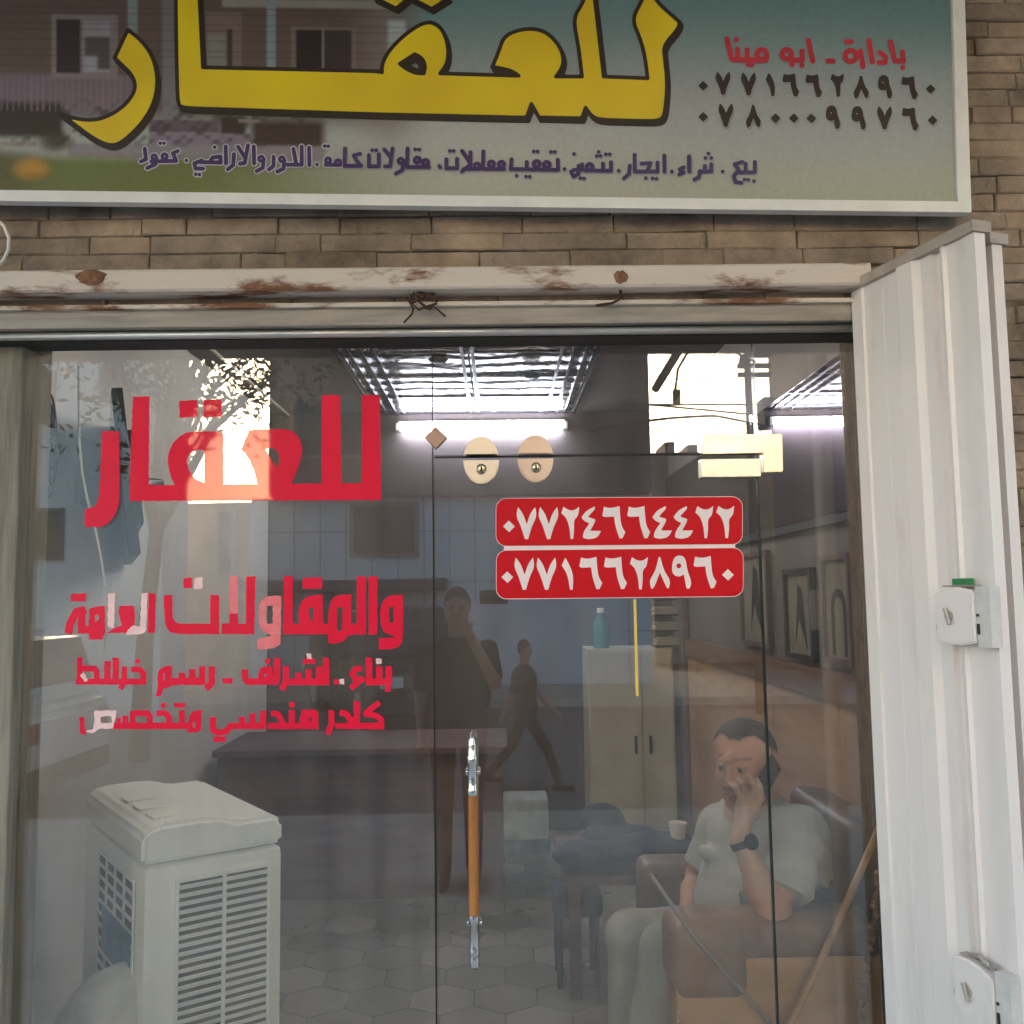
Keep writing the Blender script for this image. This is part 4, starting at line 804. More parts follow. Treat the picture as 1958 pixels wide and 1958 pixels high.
# louvred panel on the face towards the street
lp = MB(); x0, x1, z0, z1 = .105, wx-.055, .14, .80
lp.box((x0-.012, -.012, z0-.012), (x0, .004, z1+.012), X4, bev=.003); lp.box((x1, -.012, z0-.012), (x1+.012, .004, z1+.012), X4, bev=.003); lp.box((x0+.0005, -.0115, z1), (x1-.0005, .004, z1+.012), X4, bev=.003)
lp.box(((x0+x1)/2-.006, -.0095, z0), ((x0+x1)/2+.006, .003, z1-.001), X4); 
lpo = lp.build('louvre_panel', M_cool, ac, auto=35)
MB().box((x0, -.0035, z0), (x1, -.0012, z1), X4).build('louvre_void', M_coold, lpo)
b = MB(); nl = 27
for k in range(nl):
    z = z0+(z1-z0)*(k+.5)/nl
    for xa, xb in ((x0+.001, (x0+x1)/2-.0065), ((x0+x1)/2+.0065, x1-.001)):
        b.add([X4 @ Vector(q) for q in ((xa, -.0045, z-.009), (xb, -.0045, z-.009), (xb, -.0105, z+.002), (xa, -.0105, z+.002), (xa, -.0045, z+.004), (xb, -.0045, z+.004))], [(0, 1, 2, 3), (3, 2, 5, 4), (0, 3, 4), (1, 5, 2)])
b.build('louvre_slats', M_cool, lpo)
b = MB(); b.tube([X4 @ Vector((x, -.002, z)) for x, z in ((.04, .82), (.04, .821))], .004, 8)
# intake grille with blue label on the other visible side
gv = MB(); gv.box((-.0035, .09, .25), (-.0012, .56, .80), X4); go = gv.build('grille_void', M_coold, ac)
b = MB()
for k in range(5): b.box((-.010, .09+k*.117-.008, .24), (-.004, .09+k*.117+.008, .81), X4, bev=.002)
for k in range(15): b.box((-.008, .085, .25+k*.0393-.006), (-.0037, .565, .25+k*.0393+.006), X4, bev=.0015)
b.build('intake_grille', M_cool, go)
MB().box((-.013, .10, .50), (-.0105, .47, .645), X4, bev=.001).build('blue_label', mat('blue_label', (.10, .27, .45), .35, var=.25, vscale=12), ac)
for k, (x, y) in enumerate(((.05, .06), (.05, wy-.06), (wx-.05, .06), (wx-.05, wy-.06))):
    b = MB(); b.tube([X4 @ Vector((x, y, .007)), X4 @ Vector((x, y, .042))], .025, 14); b.build('caster', M_coold, ac, auto=40)
# crumpled pale bag against the cooler
pr = [('e', tuple(M(195, 1925, 3.0)), (.10, .09, .085), None, .05), ('e', tuple(M(165, 1945, 3.02)), (.09, .08, .05), None, .05), ('e', tuple(M(235, 1890, 3.05)), (.07, .08, .075), None, .05), ('e', tuple(M(200, 1990, 3.0)), (.13, .12, .12), None, .05), ('c', tuple(M(200, 1890, 3.02)), tuple(M(245, 1865, 3.05)), .04, .025, .04), ('c', tuple(M(200, 2080, 3.0)), tuple(M(200, 2230, 3.0)), .15, .13, .05)]
bag = body_obj('plastic_bag', pr, .012, mat('bag_plastic', (.66, .68, .66), .35, var=.12, vscale=18, bump=.8, bscale=18), None)
tag(bag, 'crumpled pale plastic bag slumped against the side of the air cooler', 'bag')

# ------------------------------------------------------------------ back of the shop
def bxp(mb, x0, y0, x1, y1, d0, d1, bev=.01):
    "box spanning picture corners at depth d0, going back to depth d1"
    a, c = M(x0, y0, d0), M(x1, y1, d0); return mb.box((a.x, d0-2.6, max(c.z, .008)), (c.x, d1-2.6, a.z), bev=bev)
M_maroon = mat('maroon_wood', (.15, .088, .085), .8, vscale=2.5, col2=(.11, .062, .06), stretch=(1, 3, 5))
dk = thing('office_desk', (-.8, 2.9, 0), 'maroon wooden office desk across the left of the shop', 'desk')
a, c = M(500, 1432, 5.45), M(960, 1675, 5.45)
MB().box((a.x-.25, 2.85, .006), (c.x, 2.875, a.z-.045)).build('front_panel', M_maroon, dk)
MB().box((a.x-.27, 2.80, a.z-.04), (c.x+.04, 3.55, a.z), bev=.008).build('desk_top', M_maroon, dk)
MB().box((c.x-.03, 2.88, .006), (c.x-.002, 3.5, a.z-.045)).build('side_panel', M_maroon, dk)
M_cream = mat('cream_cabinet', (.50, .45, .35), .5, var=.12, vscale=3)
cb = thing('storage_cabinet', (.7, 4.0, 0), 'tall cream two door cabinet against the back wall', 'cabinet')
a, c = M(1124, 1242, 6.45), M(1298, 1600, 6.45)
MB().box((a.x, 3.87, .008), (c.x, YB-.005, a.z), bev=.006).build('carcass', M_cream, cb)
mid = a.x+(c.x-a.x)*.62
for x0, x1, hxx in ((a.x+.012, mid-.004, mid-.05), (mid+.004, c.x-.012, mid+.05)):
    dd = MB().box((x0, 3.853, .06), (x1, 3.868, a.z-.02), bev=.003).build('door', M_cream, cb)
    MB().box((hxx-.008, 3.835, .62), (hxx+.008, 3.852, .74), bev=.003).build('handle', M_darkgap, dd)
wb = thing('water_bottle', tuple(M(1150, 1240, 6.6)), 'teal plastic water bottle standing on the cream cabinet', 'bottle')
v = M(1150, 1242, 6.6); k = MB(); k.lathe([(.05, v.z+.002), (.056, v.z+.02), (.056, v.z+.15), (.05, v.z+.19), (.025, v.z+.23), (.022, v.z+.26)], Matrix.Translation((v.x, v.y, 0)), 20); k.build('bottle_body', mat('teal_plastic', (.09, .24, .24), .2), wb, auto=40)
k = MB(); k.lathe([(.026, v.z+.255), (.026, v.z+.285), (.022, v.z+.29)], Matrix.Translation((v.x, v.y, 0)), 16); k.build('cap', M_whitepaint, wb, auto=40)
a, c = M(1250, 1150, 6.5), M(1310, 1238, 6.5); sh_ = thing('wire_shelf', (a.x, 3.9, a.z), 'small dark shelf rack of papers on the cabinet', 'shelf')
b = MB()
for k in range(4): z = c.z+.004+(a.z-c.z)*k/3; b.box((a.x, 3.88, z), (c.x, 4.1, z+.012))
b.build('shelf_boards', M_darkgap, sh_)
b = MB()
for k in range(3):
    for i in range(4): z = c.z+.018+(a.z-c.z)*k/3+i*.014; b.box((a.x+.01+random.uniform(0, .03), 3.9, z), (c.x-.02, 4.08, z+.010))
b.build('paper_stack', M_cream, sh_)
po = MB(); bxp(po, 1303, 1105, 1328, 1560, 6.3, 6.45, .004); tag(po.build('door_post', M_maroon), 'dark wooden post in the back corner beside the cabinet', 'post')
# sack on the floor
sk_ = thing('carton_box', tuple(M(1000, 1620, 5.3)), 'pale worn carton standing on the tiles behind the door handle', 'box')
a, c = M(962, 1530, 5.3), M(1050, 1622, 5.3)
MB().box((a.x, 2.7, c.z+.02), (c.x, 2.95, a.z), bev=.012).build('carton', mat('worn_card', (.36, .39, .39), .8, vscale=9, col2=(.22, .25, .26), bump=.3), sk_)
MB().box((a.x-.008, 2.692, max(c.z-.03, .008)), (c.x+.008, 2.958, c.z+.05), bev=.01).build('carton_base', mat('dark_card', (.12, .15, .17), .8, var=.4, vscale=20), sk_)  # darker card around the bottom of the carton
# low table with dark cloths, cup
M_navy = mat('navy_cloth', (.035, .042, .065), .85, var=.4, vscale=14, bump=.7, bscale=24)
lt = thing('coffee_table', (.55, 1.9, 0), 'low dark coffee table in front of the seated man', 'table')
za = M(1200, 1668, 4.1).z; xa, xb = M(1075, 1668, 4.1).x, M(1325, 1668, 4.1).x
MB().box((xa, 1.45, za-.04), (xb+.05, 2.15, za), bev=.008).build('table_top', M_maroon, lt)
for x in (xa+.05, xb-.02):
    for y in (1.50, 2.08): MB().box((x-.025, y-.025, .007), (x+.025, y+.025, za-.041), bev=.004).build('leg', M_maroon, lt)
pr = []; rn = random.Random(4)
for k in range(9): px = 1095+k*25; pr.append(('e', tuple(M(px, 1640-rn.uniform(0, 26)-14*math.sin(k/8*3.14), 4.25+rn.uniform(-.15, .2))), (.09, .11, rn.uniform(.03, .06)), None, .05))
pr += [('e', tuple(M(1170, 1600, 4.5)), (.10, .10, .07), None, .06), ('e', tuple(M(1150, 1560, 4.55)), (.10, .08, .06), None, .06)]
tag(body_obj('folded_clothes', pr, .012, M_navy, None), 'heap of dark navy clothes lying on the coffee table', 'clothes')
v = M(1297, 1612, 4.1); k = MB(); k.lathe([(.028, v.z), (.036, v.z+.06), (.040, v.z+.085), (.037, v.z+.083), (.03, v.z+.02)], Matrix.Translation((v.x, v.y, 0)), 18); tag(k.build('paper_cup', M_whitepaint, auto=40), 'small white paper cup on top of the dark clothes', 'cup')
k = MB(); v = M(1168, 1603, 4.4); k.box((-.05, -.03, -.003), (.05, .03, .003), Matrix.Translation(v) @ Matrix.Rotation(.35, 4, 'Z') @ Matrix.Rotation(-.3, 4, 'Y')); tag(k.build('paper_packet', M_whitepaint), 'small white packet lying on the dark clothes', 'packet')
st_ = thing('stool', (.35, 1.75, 0), 'small dark padded stool beside the coffee table', 'stool'); v = M(1105, 1720, 4.3)
MB().box((v.x-.12, v.y-.14, v.z-.04), (v.x+.10, v.y+.14, v.z+.07), bev=.03).build('seat', M_navy, st_, auto=50)
for dx in (-.09, .07):
    for dy in (-.1, .1): MB().tube([(v.x+dx, v.y+dy, .007), (v.x+dx, v.y+dy, v.z-.04)], .014, 8).build('leg', M_darkgap, st_)

# left wall: fan, television on an arm, hanging cable
v = M(72, 850, 3.15); fan = thing('wall_fan', (XL, v.y, v.z), 'black wall fan seen edge on beside the left jamb', 'fan')
mt_ = Matrix.Translation((XL+.16, v.y, v.z)) @ Matrix.Rotation(R(108), 4, 'Z') @ Matrix.Rotation(R(90), 4, 'X')
k = MB()
for rr_ in (.04, .09, .14, .175): k.tube([mt_ @ Vector((rr_*math.cos(a), rr_*math.sin(a), .05-rr_*.12)) for a in [i*math.pi/12 for i in range(25)]], .004, 6)
for a in range(24): k.tube([mt_ @ Vector((.03*math.cos(a*math.pi/12), .03*math.sin(a*math.pi/12), .045)), mt_ @ Vector((.178*math.cos(a*math.pi/12), .178*math.sin(a*math.pi/12), .02)), mt_ @ Vector((.16*math.cos(a*math.pi/12), .16*math.sin(a*math.pi/12), -.05))], .0025, 5)
k.build('cage', M_darkgap, fan)
k = MB(); k.lathe([(.03, -.10), (.055, -.09), (.06, -.02), (.03, .0)], mt_, 18); k.tube([mt_ @ Vector((0, 0, -.08)), Vector((XL+.08, v.y, v.z-.05)), Vector((XL+.002, v.y, v.z-.08))], .018, 10); k.build('motor', M_darkgap, fan, auto=40)
k = MB()
for j in range(3):
    a0 = j*2.094; k.add([mt_ @ Vector((r_*math.cos(a0+da), r_*math.sin(a0+da), dz)) for r_, da, dz in ((.03, 0, .01), (.15, -.2, .02), (.155, .55, -.005), (.05, .7, 0))], [(0, 1, 2, 3)])
k.build('blades', M_darkgap, fan)
tvt = thing('wall_television', (XL, 1.5, 2.1), 'black flat television turned edge on on a wall arm', 'television')
a, c = M(226, 785, 3.75), M(256, 1072, 3.9); zt, zb_ = a.z, M(245, 1072, 3.8).z
tn = Matrix.Translation((M(236, 930, 3.8).x, 1.2, (zt+zb_)/2)) @ Matrix.Rotation(R(-67), 4, 'Z') @ Matrix.Rotation(R(7), 4, 'X')
k = MB(); hh = (zt-zb_)/2; k.box((-.50, -.02, -hh), (.50, .018, hh), tn, bev=.006); tv = k.build('casing', M_darkgap, tvt, auto=40)
MB().box((-.49, -.0225, -hh+.012), (.49, -.0205, hh-.012), tn).build('screen', mat('tv_screen', (.012, .012, .014), .12), tvt)
k = MB(); k.box((-.3, .019, -hh*.6), (.3, .05, hh*.6), tn, bev=.01); k.build('rear_cover', mat('tv_back', (.05, .035, .03), .6), tvt)
p0 = tn @ Vector((0, .05, 0)); k = MB(); k.tube([p0, Vector((XL+.25, p0.y+.22, p0.z+.03)), Vector((XL+.004, p0.y+.05, p0.z+.06))], .022, 10); k.box((XL+.001, p0.y-.05, p0.z-.08), (XL+.02, p0.y+.15, p0.z+.2)); k.build('wall_arm', mat('arm_grey', (.14, .16, .18), .5), tvt, auto=40)
k = MB(); k.tube([M(x, y, 2.85) for x, y in ((150, 700), (152, 850), (157, 905), (167, 955), (182, 1010), (192, 1060), (200, 1110), (203, 1180), (200, 1270))], .0038, 8)
tag(k.build('hanging_cable', M_whitepaint, smooth=True), 'thin white cable hanging down inside the window behind the lettering', 'cable')

# framed pictures on the right wall
def wall_pic(y0, y1, z0, z1, label, kind):
    p_ = thing('framed_picture', (XR-.02, (y0+y1)/2, z0), label, 'picture', 'pictures on the right wall')
    k = MB(); fw = .022
    for lo, hi in (((y0, z0), (y0+fw, z1)), ((y1-fw, z0), (y1, z1)), ((y0+fw, z0), (y1-fw, z0+fw)), ((y0+fw, z1-fw), (y1-fw, z1))): k.box((XR-.028, lo[0], lo[1]), (XR-.002, hi[0], hi[1]))
    k.build('picture_frame', M_maroon if kind else M_darkgap, p_)
    MB().box((XR-.012, y0+fw, z0+fw), (XR-.004, y1-fw, z1-fw)).build('print', mat('picture_paper', (.27, .24, .19), .4, var=.35, vscale=6), p_)
    k = MB(); ym = (y0+y1)/2; hy = (y1-y0)/2-fw
    if kind == 1:
        arch = [(ym+hy*.6*math.cos(t_), z0+(z1-z0)*.5+hy*.6*math.sin(t_)) for t_ in [i*math.pi/10 for i in range(11)]]+[(ym-hy*.6, z0+fw*1.5), (ym-hy*.36, z0+fw*1.5)]+[(ym+hy*.36*math.cos(t_), z0+(z1-z0)*.5+hy*.36*math.sin(t_)) for t_ in [i*math.pi/10 for i in range(10, -1, -1)]]+[(ym+hy*.36, z0+fw*1.5), (ym+hy*.6, z0+fw*1.5)]
        k.prism(arch, 0, XR-.0135, XR-.0125)
    else:
        k.prism([(ym-hy*.5, z0+fw*2), (ym-hy*.2, z1-fw*4), (ym+hy*.1, z1-fw*3), (ym+hy*.45, z0+fw*3), (ym+hy*.1, z0+(z1-z0)*.45)], 0, XR-.0135, XR-.0125)
    k.build('print_figure', M_darkgap, p_)
wall_pic(.72, 1.02, 1.43, 1.84, 'framed print of a dark arch nearest the shutter', 1)
wall_pic(1.14, 1.50, 1.42, 1.80, 'framed print of a dark leaning figure next to the arch print', 0)
wall_pic(1.75, 2.25, 1.44, 1.90, 'larger dark framed print deeper in the shop', 2)

# ------------------------------------------------------------------ armchair and seated man
M_tan = mat('tan_wood', (.55, .33, .16), .45, vscale=2.5, col2=(.42, .24, .115), stretch=(1, 4, 5), bump=.05)
M_leather = mat('brown_leather', (.17, .10, .065), .42, var=.3, vscale=7, bump=.35, bscale=28)
M_arm = mat('grey_brown_leather', (.27, .165, .105), .5, var=.25, vscale=8, bump=.3, bscale=30)
ch = thing('armchair', (.85, .5, 0), 'wide brown leather armchair with tan side panel behind the glass door', 'armchair')
ax0, ax1 = M(1278, 1760, 2.72).x, M(1640, 1760, 2.72).x; azt = M(1300, 1752, 2.74).z
MB().box((ax0+.03, .085, azt-.12), (ax1+.06, .275, azt), bev=.06).build('armrest', M_arm, ch, auto=50)
k = MB(); k.box((ax0, .075, azt-.215), (ax0+.22, .285, azt-.004), bev=.055); k.build('arm_pad', M_arm, ch, auto=50)
MB().box((ax0+.01, .09, .03), (ax1+.05, .12, azt-.10), bev=.006).build('side_panel', M_tan, ch)
k = MB(); k.box((ax0+.02, .125, .03), (ax0+.06, .27, azt-.12), bev=.006); k.build('front_post', M_tan, ch)
MB().box((ax0+.03, .285, .28), (ax1-.10, .86, .47), bev=.05).build('seat', M_leather, ch, auto=50)
k = MB(); tf = Matrix.Translation((ax1-.03, .56, .44)) @ Matrix.Rotation(R(12), 4, 'Y'); k.box((-.05, -.31, 0), (.12, .30, .58), tf, bev=.06); k.build('backrest', mat('dark_brown_leather', (.085, .045, .026), .42, var=.3, vscale=7, bump=.35, bscale=28), ch, auto=50)
MB().box((ax0+.03, .865, .1), (ax1+.04, 1.04, azt-.06), bev=.05).build('armrest', M_leather, ch, auto=50)
for x in (ax0+.06, ax1): 
    for y in (.15, .95): MB().box((x-.03, y-.03, .006), (x+.03, y+.03, .10), bev=.004).build('leg', M_tan, ch)
# studs along the front edge of the panel
k = MB()
for i in range(30):
    z = .06+i*.021
    if z < azt-.23: k.lathe([(.0045, 0), (.004, .002), (.001, .0035)], Matrix.Translation((ax0+.018, .0895, z)) @ Matrix.Rotation(R(90), 4, 'X'), 8)
k.build('studs', M_satin, ch)

man = thing('person', (.85, .55, 0), 'balding man in a pale shirt sitting in the armchair holding a phone to his ear', 'person')
T = tuple
HC = M(1422, 1454, 2.97)
hf = Vector((-.62, -.77, -.12)).normalized(); hu = Vector((-.05, -.10, 1)); hu = (hu-hf*hu.dot(hf)).normalized(); hr = hf.cross(hu)   # hr: his right
HS = 1.07
def HL(x, y, z): return T(HC+(hr*x+hf*y+hu*z)*HS)
RM = [T(hr), T(hf), T(hu)]
def E(x, y, z, rx, ry, rz, k=.02): return ('e', HL(x, y, z), (rx*HS, ry*HS, rz*HS), RM, k)
skin = [E(0, -.012, .03, .077, .097, .088), E(0, .03, -.03, .064, .064, .085, .03), E(0, .045, -.095, .043, .04, .035, .03), E(0, .066, -.112, .026, .024, .020, .02),
        E(0, .080, .030, .052, .016, .012, .015), E(.036, .058, -.036, .028, .028, .028, .02), E(-.036, .058, -.036, .028, .028, .028, .02),
        ('c', HL(0, .088, .012), HL(0, .114, -.034), .009, .0135, .012), E(.012, .102, -.040, .009, .011, .008, .008), E(-.012, .102, -.040, .009, .011, .008, .008),
        E(.078, -.004, -.012, .010, .020, .033, .01), E(-.078, -.004, -.012, .010, .020, .033, .01),
        ('x', HL(.031, .106, .000), (.019, .017, .013), RM, .012), ('x', HL(-.031, .106, .000), (.019, .017, .013), RM, .012),
        E(.031, .081, -.001, .0135, .0125, .0125, .003), E(-.031, .081, -.001, .0135, .0125, .0125, .003),
        E(0, .090, -.072, .024, .012, .0065, .006), E(0, .088, -.083, .020, .012, .006, .005)]
neck0 = M(1446, 1560, 3.05)
skin += [('c', HL(0, -.025, -.05), T(neck0), .058, .062, .03), ('e', T(neck0+Vector((0, .02, -.05))), (.12, .10, .06), None, .05)]
# left arm (near the glass) with the phone hand
sh_n, el_n, wr_n = M(1528, 1592, 2.90), M(1478, 1752, 2.755), M(1415, 1602, 2.80)
sh_f, el_f, wr_f = M(1376, 1580, 3.22), M(1336, 1672, 3.24), M(1312, 1752, 3.10)
mid_n = el_n.lerp(wr_n, .38)
skin += [('c', T(sh_n), T(el_n), .050, .043, .03), ('c', T(el_n), T(mid_n), .042, .044, .02), ('c', T(mid_n), T(wr_n), .044, .027, .02),
         ('c', T(sh_f), T(el_f), .048, .040, .03), ('c', T(el_f), T(el_f.lerp(wr_f, .4)), .039, .040, .02), ('c', T(el_f.lerp(wr_f, .4)), T(wr_f), .040, .027, .02)]
pc, kn = M(1424, 1556, 2.815), M(1437, 1524, 2.825)
skin += [('c', T(wr_n), T(pc), .026, .027, .02), ('e', T(M(1430, 1541, 2.82)), (.036, .017, .040), [T(Vector((.94, .1, .33)).normalized()), T(Vector((-.1, .99, 0)).normalized()), T(Vector((-.33, 0, .94)).normalized())], .015)]
for ch_ in (((1417, 1527, 2.81), (1406, 1505, 2.795), (1396, 1498, 2.82)), ((1430, 1520, 2.805), (1421, 1500, 2.79), (1410, 1490, 2.815)), ((1444, 1518, 2.805), (1440, 1497, 2.79), (1430, 1483, 2.81)), ((1456, 1527, 2.81), (1453, 1505, 2.795), (1447, 1491, 2.81))):
    q = [M(*c_) for c_ in ch_]; base = M(1428+(ch_[0][0]-1436)*.6, 1545, 2.82)
    skin += [('c', T(base), T(q[0]), .0100, .0102, .010), ('c', T(q[0]), T(q[1]), .0102, .0092, .004), ('c', T(q[1]), T(q[2]), .0092, .0078, .004)]
q = [M(1445, 1560, 2.83), M(1468, 1532, 2.87), M(1473, 1502, 2.90)]; skin += [('c', T(q[0]), T(q[1]), .013, .0115, .012), ('c', T(q[1]), T(q[2]), .0115, .0088, .005)]
# right hand resting on the lap
hw = wr_f; hd_ = Vector((-.75, -.45, -.48)).normalized(); hs = Vector((.5, -.85, 0)).normalized()
skin += [('c', T(hw), T(hw+hd_*.05), .027, .026, .02), ('e', T(hw+hd_*.075), (.042, .038, .020), None, .02)]
for i, (o_, L_) in enumerate(((-.030, .060), (-.010, .070), (.010, .068), (.029, .052))):
    a = hw+hd_*.095+hs*o_; b_ = a+hd_*L_*.55; c_ = b_+(hd_+Vector((0, 0, -.6))).normalized()*L_*.55; skin += [('c', T(hw+hd_*.05+hs*o_*.7), T(a), .0095, .0098, .01), ('c', T(a), T(b_), .0098, .0088, .004), ('c', T(b_), T(c_), .0088, .0074, .004)]
a = hw+hd_*.03+hs*.025; skin += [('c', T(a), T(a+hd_*.04+hs*.03), .012, .011, .01), ('c', T(a+hd_*.04+hs*.03), T(a+hd_*.075+hs*.028), .011, .009, .004)]
# torso under the shirt and legs under the trousers keep the body whole
chest, belly, pelv = M(1450, 1640, 3.06), M(1440, 1725, 3.05), M(1460, 1800, 3.08)
skin += [('c', T(neck0), T(chest), .10, .12, .05), ('c', T(chest), T(pelv), .12, .13, .05)]
kn_f, kn_n = M(1205, 1788, 3.12), M(1275, 1815, 2.93)
hp_f, hp_n = pelv+Vector((-.03, .09, -.01)), pelv+Vector((.03, -.06, -.01)); fo_f, fo_n = Vector((kn_f.x-.03, kn_f.y-.02, .08)), Vector((kn_n.x-.13, kn_n.y+.02, .08))
skin += [('c', T(hp_f), T(kn_f), .07, .05, .03), ('c', T(hp_n), T(kn_n), .07, .05, .03), ('c', T(kn_f), T(fo_f), .048, .034, .02), ('c', T(kn_n), T(fo_n), .048, .034, .02)]
HCn, a_r, a_f, a_u = np.array(HC), np.array(hr), np.array(hf), np.array(hu)
def skincol(V):
    d = (V-HCn)/HS; x, y, z = d @ a_r, d @ a_f, d @ a_u; c = np.tile(np.array((.56, .29, .195)), (len(V), 1))
    hand = np.linalg.norm(V-np.array(kn), axis=1) < .25; c[hand & ~((np.abs(x) < .12) & (y > -.2) & (z > -.14) & (y < .13))] = (.52, .33, .235)
    hd = (np.abs(x) < .10) & (np.abs(y) < .13) & (z > -.15) & (z < .14)
    def lay(mk, col): 
        mk = np.clip(mk, 0, 1)[:, None]; c[:] = c*(1-mk)+np.array(col)*mk
    hl = .046+.55*y+.95*np.clip(np.abs(x)-.018, 0, .035)*np.clip(y*30-.3, 0, 1)
    lay(hd*sm(z-hl, -.022, .004)*sm(-y, -.085, -.02)*.75, (.055, .04, .032)); lay(hd*sm(z-hl, -.008, .006)*.7, (.06, .042, .034))
    lay(hd*sm(-z, .045, .075)*sm(y, .0, .03)*.38, (.13, .085, .07)); lay(hd*np.exp(-((np.abs(z+.058)/.007)**2))*sm(y, .07, .085)*(np.abs(x) < .034)*.6, (.09, .05, .04))
    lay(hd*np.exp(-((z-.027)/.0042)**2)*(np.abs(np.abs(x)-.034) < .019)*(y > .05)*.6, (.07, .04, .03))
    lay(hd*np.exp(-((np.abs(x)-.031)/.014)**2-((z-.0)/.008)**2)*(y > .05)*.6, (.22, .10, .075))
    lay(hd*np.exp(-((np.abs(x)-.031)/.0125)**4-((z+.001)/.0042)**4)*(y > .06)*.9, (.40, .33, .29)); lay(hd*np.exp(-((np.abs(x)-.030)/.0052)**4-((z+.001)/.0052)**4)*(y > .06), (.03, .018, .012))
    lay(hd*np.exp(-((z-.0045)/.0016)**2)*(np.abs(np.abs(x)-.031) < .015)*(y > .06)*.8, (.05, .03, .025))
    lay(hd*np.exp(-((z+.0775)/.009)**2)*(np.abs(x) < .024)*sm(y, .075, .09)*.75, (.36, .145, .115)); lay(hd*np.exp(-((z+.0775)/.0014)**2)*(np.abs(x) < .022)*(y > .08)*.8, (.10, .04, .035))
    return c
M_skin = mat('skin', (1, 1, 1), .5, attr='Col', var=.12, vscale=60)
pb = body_obj('body', skin, .0042, M_skin, man, skincol)
# hair: a cap over skull, receding at the temples
def hcut(X, Y, Z):
    x = ((X-HC.x)*hr.x+(Y-HC.y)*hr.y+(Z-HC.z)*hr.z)/HS; y = ((X-HC.x)*hf.x+(Y-HC.y)*hf.y+(Z-HC.z)*hf.z)/HS; z = ((X-HC.x)*hu.x+(Y-HC.y)*hu.y+(Z-HC.z)*hu.z)/HS
    return (.046+.55*y+.95*np.clip(np.abs(x)-.018, 0, .035)*np.clip(y*30-.3, 0, 1)+.006*np.sin(x*260+y*90)*np.sin(y*210)-z)*HS*.75
hair = body_obj('hair', [E(0, -.014, .033, .0785, .0975, .0885, 0), E(0, -.05, -.02, .0715, .064, .07, .02), ('cut', hcut)], .0042, mat('dark_hair', (.050, .036, .028), .7, var=.6, vscale=90, bump=.8, bscale=160, stretch=(1, 1, .4)), man)
# shirt
sx = Vector((.5, -.866, 0)); sy = Vector((-.866, -.5, 0)); RS = [T(sx), T(sy), (0, 0, 1)]
shirt = [('e', T(chest+Vector((0, .0, .03))), (.185, .135, .19), RS, .05), ('e', T(belly+sy*.02), (.185, .155, .17), RS, .06), ('e', T(belly+Vector((.0, 0, -.08))), (.180, .150, .12), RS, .06), ('c', T(sh_n+Vector((-.03, .04, .0))), T(neck0+Vector((.02, 0, -.035))), .062, .066, .05), ('c', T(sh_f), T(neck0+Vector((0, 0, -.04))), .060, .062, .05),
         ('c', T(sh_n), T(sh_n.lerp(el_n, .70)), .074, .073, .04), ('c', T(sh_f), T(sh_f.lerp(el_f, .8)), .068, .064, .04), ('e', T(sh_n+Vector((.035, .03, -.06))), (.07, .075, .12), None, .05)]
rn = random.Random(8)
for i in range(24):
    t_ = rn.random(); a = sh_n.lerp(el_n, t_*.7)+Vector((rn.uniform(-.05, .07), -.062, rn.uniform(-.02, .02))); shirt.append(('c', T(a), T(a+Vector((rn.uniform(-.03, .03), -.01, -.06))), .013, .007, .030))
for i in range(14):
    a = belly+sy*.116+sx*rn.uniform(-.12, .06)+Vector((0, 0, rn.uniform(-.08, .16))); shirt.append(('c', T(a), T(a+sx*rn.uniform(.04, .08)+Vector((0, 0, rn.uniform(-.03, .03)))), 0.013, .007, .028))
nk = HL(0, -.01, -.09)
def scut(X, Y, Z):                                       # open sleeve ends and neck
    a = sh_n.lerp(el_n, .74); n_ = (el_n-sh_n).normalized(); d1 = (X-a.x)*n_.x+(Y-a.y)*n_.y+(Z-a.z)*n_.z; near = np.sqrt((X-a.x)**2+(Y-a.y)**2+(Z-a.z)**2) < .16
    a2 = sh_f.lerp(el_f, .85); n2 = (el_f-sh_f).normalized(); d2 = (X-a2.x)*n2.x+(Y-a2.y)*n2.y+(Z-a2.z)*n2.z; near2 = np.sqrt((X-a2.x)**2+(Y-a2.y)**2+(Z-a2.z)**2) < .085
    return np.maximum(np.where(near & (X > a.x-.09), d1, -1), np.where(near2 & (X < a2.x+.03), d2, -1))
shirt.append(('cut', scut))
body_obj('shirt', shirt, .0052, mat('shirt_cloth', (.46, .46, .43), .85, var=.10, vscale=9, bump=.5, bscale=16), man)
trs = [('c', T(hp_f), T(kn_f), .105, .076, .04), ('c', T(hp_n), T(kn_n), .105, .078, .04), ('c', T(kn_f), T(fo_f), .072, .058, .03), ('c', T(kn_n), T(fo_n), .074, .060, .03), ('e', T(pelv), (.17, .15, .11), RS, .05)]
for i in range(12):
    a = kn_f.lerp(hp_f, rn.uniform(-.02, .4))+Vector((0, -.05, .03)); trs.append(('c', T(a), T(a+Vector((rn.uniform(-.05, .05), -.01, rn.uniform(-.05, .0)))), .012, .007, .03))
body_obj('trousers', trs, .0065, mat('grey_trousers', (.36, .36, .33), .85, var=.2, vscale=9, bump=.5, bscale=20), man)
for f_, k_ in ((fo_f, 0), (fo_n, 1)):
    body_obj('shoe', [('c', T(f_+Vector((.04, .02, -.03))), T(f_+Vector((-.16, -.06, -.045))), .042, .032, .02)], .009, M_leather, man)
